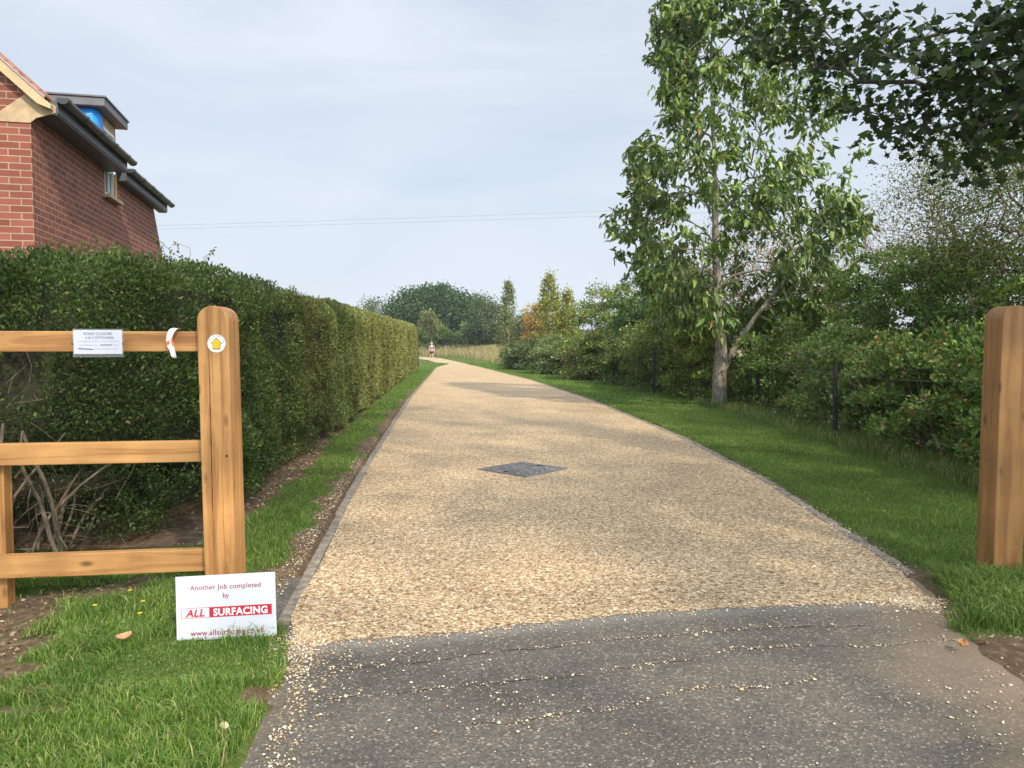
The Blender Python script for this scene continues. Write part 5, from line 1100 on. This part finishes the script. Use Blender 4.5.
# ---------------------------------------------------------------- distant walker
def skin(name, J_, E_, m_, parent, sub=2):
    me = bpy.data.meshes.new(name); me.from_pydata([j[0] for j in J_], E_, []); o = link(name, me, m_, parent)
    md = o.modifiers.new('skin', 'SKIN'); md.use_smooth_shade = True
    for i, j in enumerate(J_): me.skin_vertices[0].data[i].radius = j[1] if isinstance(j[1], tuple) else (j[1], j[1])
    me.skin_vertices[0].data[0].use_root = True
    s_ = o.modifiers.new('sub', 'SUBSURF'); s_.levels = 1; s_.render_levels = sub
    return o
wp = G(431.8, 360.2); pr = empty('person', (wp.x, wp.y, .0), R(12)); tag(pr, 'person in mauve shirt and dark shorts walking on the drive at its bend', 'person')
M_skin = simple('skin', (.52, .33, .24), .6)
Jb = [((0, 0, .95), (.15, .10)), ((0, 0, 1.15), (.13, .09)), ((0, 0, 1.38), (.16, .10)), ((0, .0, 1.48), .055), ((0, -.01, 1.60), .088), ((0, -.01, 1.70), .07),
      ((.10, 0, .88), .085), ((.11, -.10, .50), .055), ((.11, -.03, .10), .04), ((.11, -.14, .04), .035),
      ((-.10, 0, .88), .085), ((-.11, .06, .50), .055), ((-.11, .22, .13), .04), ((-.11, .14, .05), .035),
      ((.19, 0, 1.40), .05), ((.25, .05, 1.15), .04), ((.24, -.06, .92), .03), ((.24, -.10, .84), .03),
      ((-.19, 0, 1.40), .05), ((-.25, -.03, 1.15), .04), ((-.24, -.16, .96), .03), ((-.24, -.20, .88), .03)]
Eb = [(0, 1), (1, 2), (2, 3), (3, 4), (4, 5), (0, 6), (6, 7), (7, 8), (8, 9), (0, 10), (10, 11), (11, 12), (12, 13), (2, 14), (14, 15), (15, 16), (16, 17), (2, 18), (18, 19), (19, 20), (20, 21)]
skin('body', Jb, Eb, M_skin, pr)
skin('shirt', [((0, 0, .98), (.175, .125)), ((0, 0, 1.18), (.16, .115)), ((0, 0, 1.37), (.18, .12)), ((0, 0, 1.46), (.08, .07)), ((.19, 0, 1.40), .068), ((.235, .035, 1.22), .062), ((-.19, 0, 1.40), .068), ((-.235, -.02, 1.22), .062)], [(0, 1), (1, 2), (2, 3), (2, 4), (4, 5), (2, 6), (6, 7)], simple('mauve_shirt', (.20, .17, .21), .8), pr)
skin('shorts', [((0, 0, 1.0), (.165, .12)), ((.10, 0, .86), .108), ((.11, -.06, .62), .10), ((-.10, 0, .86), .108), ((-.11, .04, .62), .10)], [(0, 1), (1, 2), (0, 3), (3, 4)], simple('dark_shorts', (.03, .03, .045), .8), pr)
skin('hair', [((0, .025, 1.66), .085), ((0, .01, 1.72), .075), ((0, .045, 1.60), .06)], [(0, 1), (0, 2)], simple('grey_hair', (.55, .54, .52), .8), pr)
skin('shoe', [((.11, .0, .045), .045), ((.11, -.15, .035), .04)], [(0, 1)], simple('pale_shoes', (.5, .45, .42), .7), pr)
skin('shoe', [((-.11, .25, .07), .045), ((-.11, .12, .03), .04)], [(0, 1)], bpy.data.materials['pale_shoes'], pr)

# ---------------------------------------------------------------- small things on the ground
def curled(name, label, cat, p, sz, col, rz=0):
    bm = new_bm(); rows_ = []
    for i in range(7):
        f = i / 6; w_ = math.sin(math.pi * (.08 + .84 * f)) * sz * .5; rows_.append([bm.verts.new(((f - .5) * sz * 1.3, g_ * w_, .35 * sz * (g_ * g_) + .25 * sz * abs(f - .5) ** 1.3 * 2)) for g_ in (-1, -.5, 0, .5, 1)])
    for a_, b_ in zip(rows_[:-1], rows_[1:]):
        for i in range(4): bm.faces.new((a_[i], a_[i + 1], b_[i + 1], b_[i]))
    o = obj(name, bm, simple(name + '_skin', col, .7, var=.25, vscale=30), smooth=True); o.location = p; o.rotation_euler = (.2, -.15, rz); o.modifiers.new('s', 'SOLIDIFY').thickness = .0015
    return tag(o, label, cat)
p = G(125, 650); curled('fallen_leaf', 'curled brown dead leaf lying in the grass left of the white board', 'leaf', (p.x, p.y, .055), .055, (.50, .28, .13), .5)
p = G(224, 742); curled('fallen_leaf', 'small pale dry leaf near the bottom of the left grass', 'leaf', (p.x, p.y, .05), .035, (.45, .40, .26), 2)
p = G(338, 427); curled('white_litter', 'white scrap of litter on the soil beside the hedge', 'litter', (p.x, p.y, .03), .16, (.75, .75, .74), .2)
p = G(962, 652); curled('fallen_leaf', 'orange brown fallen leaf on the dusty verge below the right gatepost', 'leaf', (p.x, p.y, .03), .05, (.36, .17, .06), 1)
M_yel = simple('yellow_petals', (.75, .55, .02), .5); M_fst = simple('flower_stalk', (.10, .17, .04), .6)
for i, (px, py, lb) in enumerate(((95, 607, 'yellow flower at the edge of the bare soil under the bottom rail'), (130, 592, 'yellow flower just under the bottom rail, left of the white board'), (143, 603, 'small yellow flower beside the white board'), (140, 615, 'lowest yellow flower left of the white board'), (884, 512, 'tiny yellow flower on the right verge near the gatepost'), (905, 468, 'tiny yellow flower by the fence wires on the right verge'), (868, 500, 'tiny yellow flower in the middle of the right verge'))):
    p = G(px, py, .06); fl = empty('buttercup', (p.x, p.y, 0)); tag(fl, lb, 'flower', 'yellow flowers in the grass')
    tubes('stalk', [(np.array([(0, 0, 0), (.004, 0, .04), (0, 0, .068)]), [.0012, .001, .001])], M_fst, fl, 5)
    bm = new_bm()
    for k in range(8):
        a_ = k * math.pi / 4; v0 = bm.verts.new((0, 0, .068)); v1 = bm.verts.new((.011 * math.cos(a_ - .3), .011 * math.sin(a_ - .3), .071)); v2 = bm.verts.new((.014 * math.cos(a_), .014 * math.sin(a_), .073)); v3 = bm.verts.new((.011 * math.cos(a_ + .3), .011 * math.sin(a_ + .3), .071)); bm.faces.new((v0, v1, v2, v3))
    obj('petals', bm, M_yel, fl)

# ---------------------------------------------------------------- thin summer haze
bm = new_bm(); add_box(bm, (0, 850, 11.0), (3080, 2360, 24.6)); 
m = bpy.data.materials.new('haze'); m.use_nodes = True; n = m.node_tree.nodes; n.remove(n['Principled BSDF'])
v = n.new('ShaderNodeVolumePrincipled'); v.inputs['Color'].default_value = (.86, .93, 1, 1); v.inputs['Density'].default_value = .0005; v.inputs['Anisotropy'].default_value = .2
m.node_tree.links.new(v.outputs[0], n['Material Output'].inputs['Volume'])
o = obj('haze', bm, m); tag(o, 'thin pale blue summer haze softening the far trees', 'haze', kind='stuff')
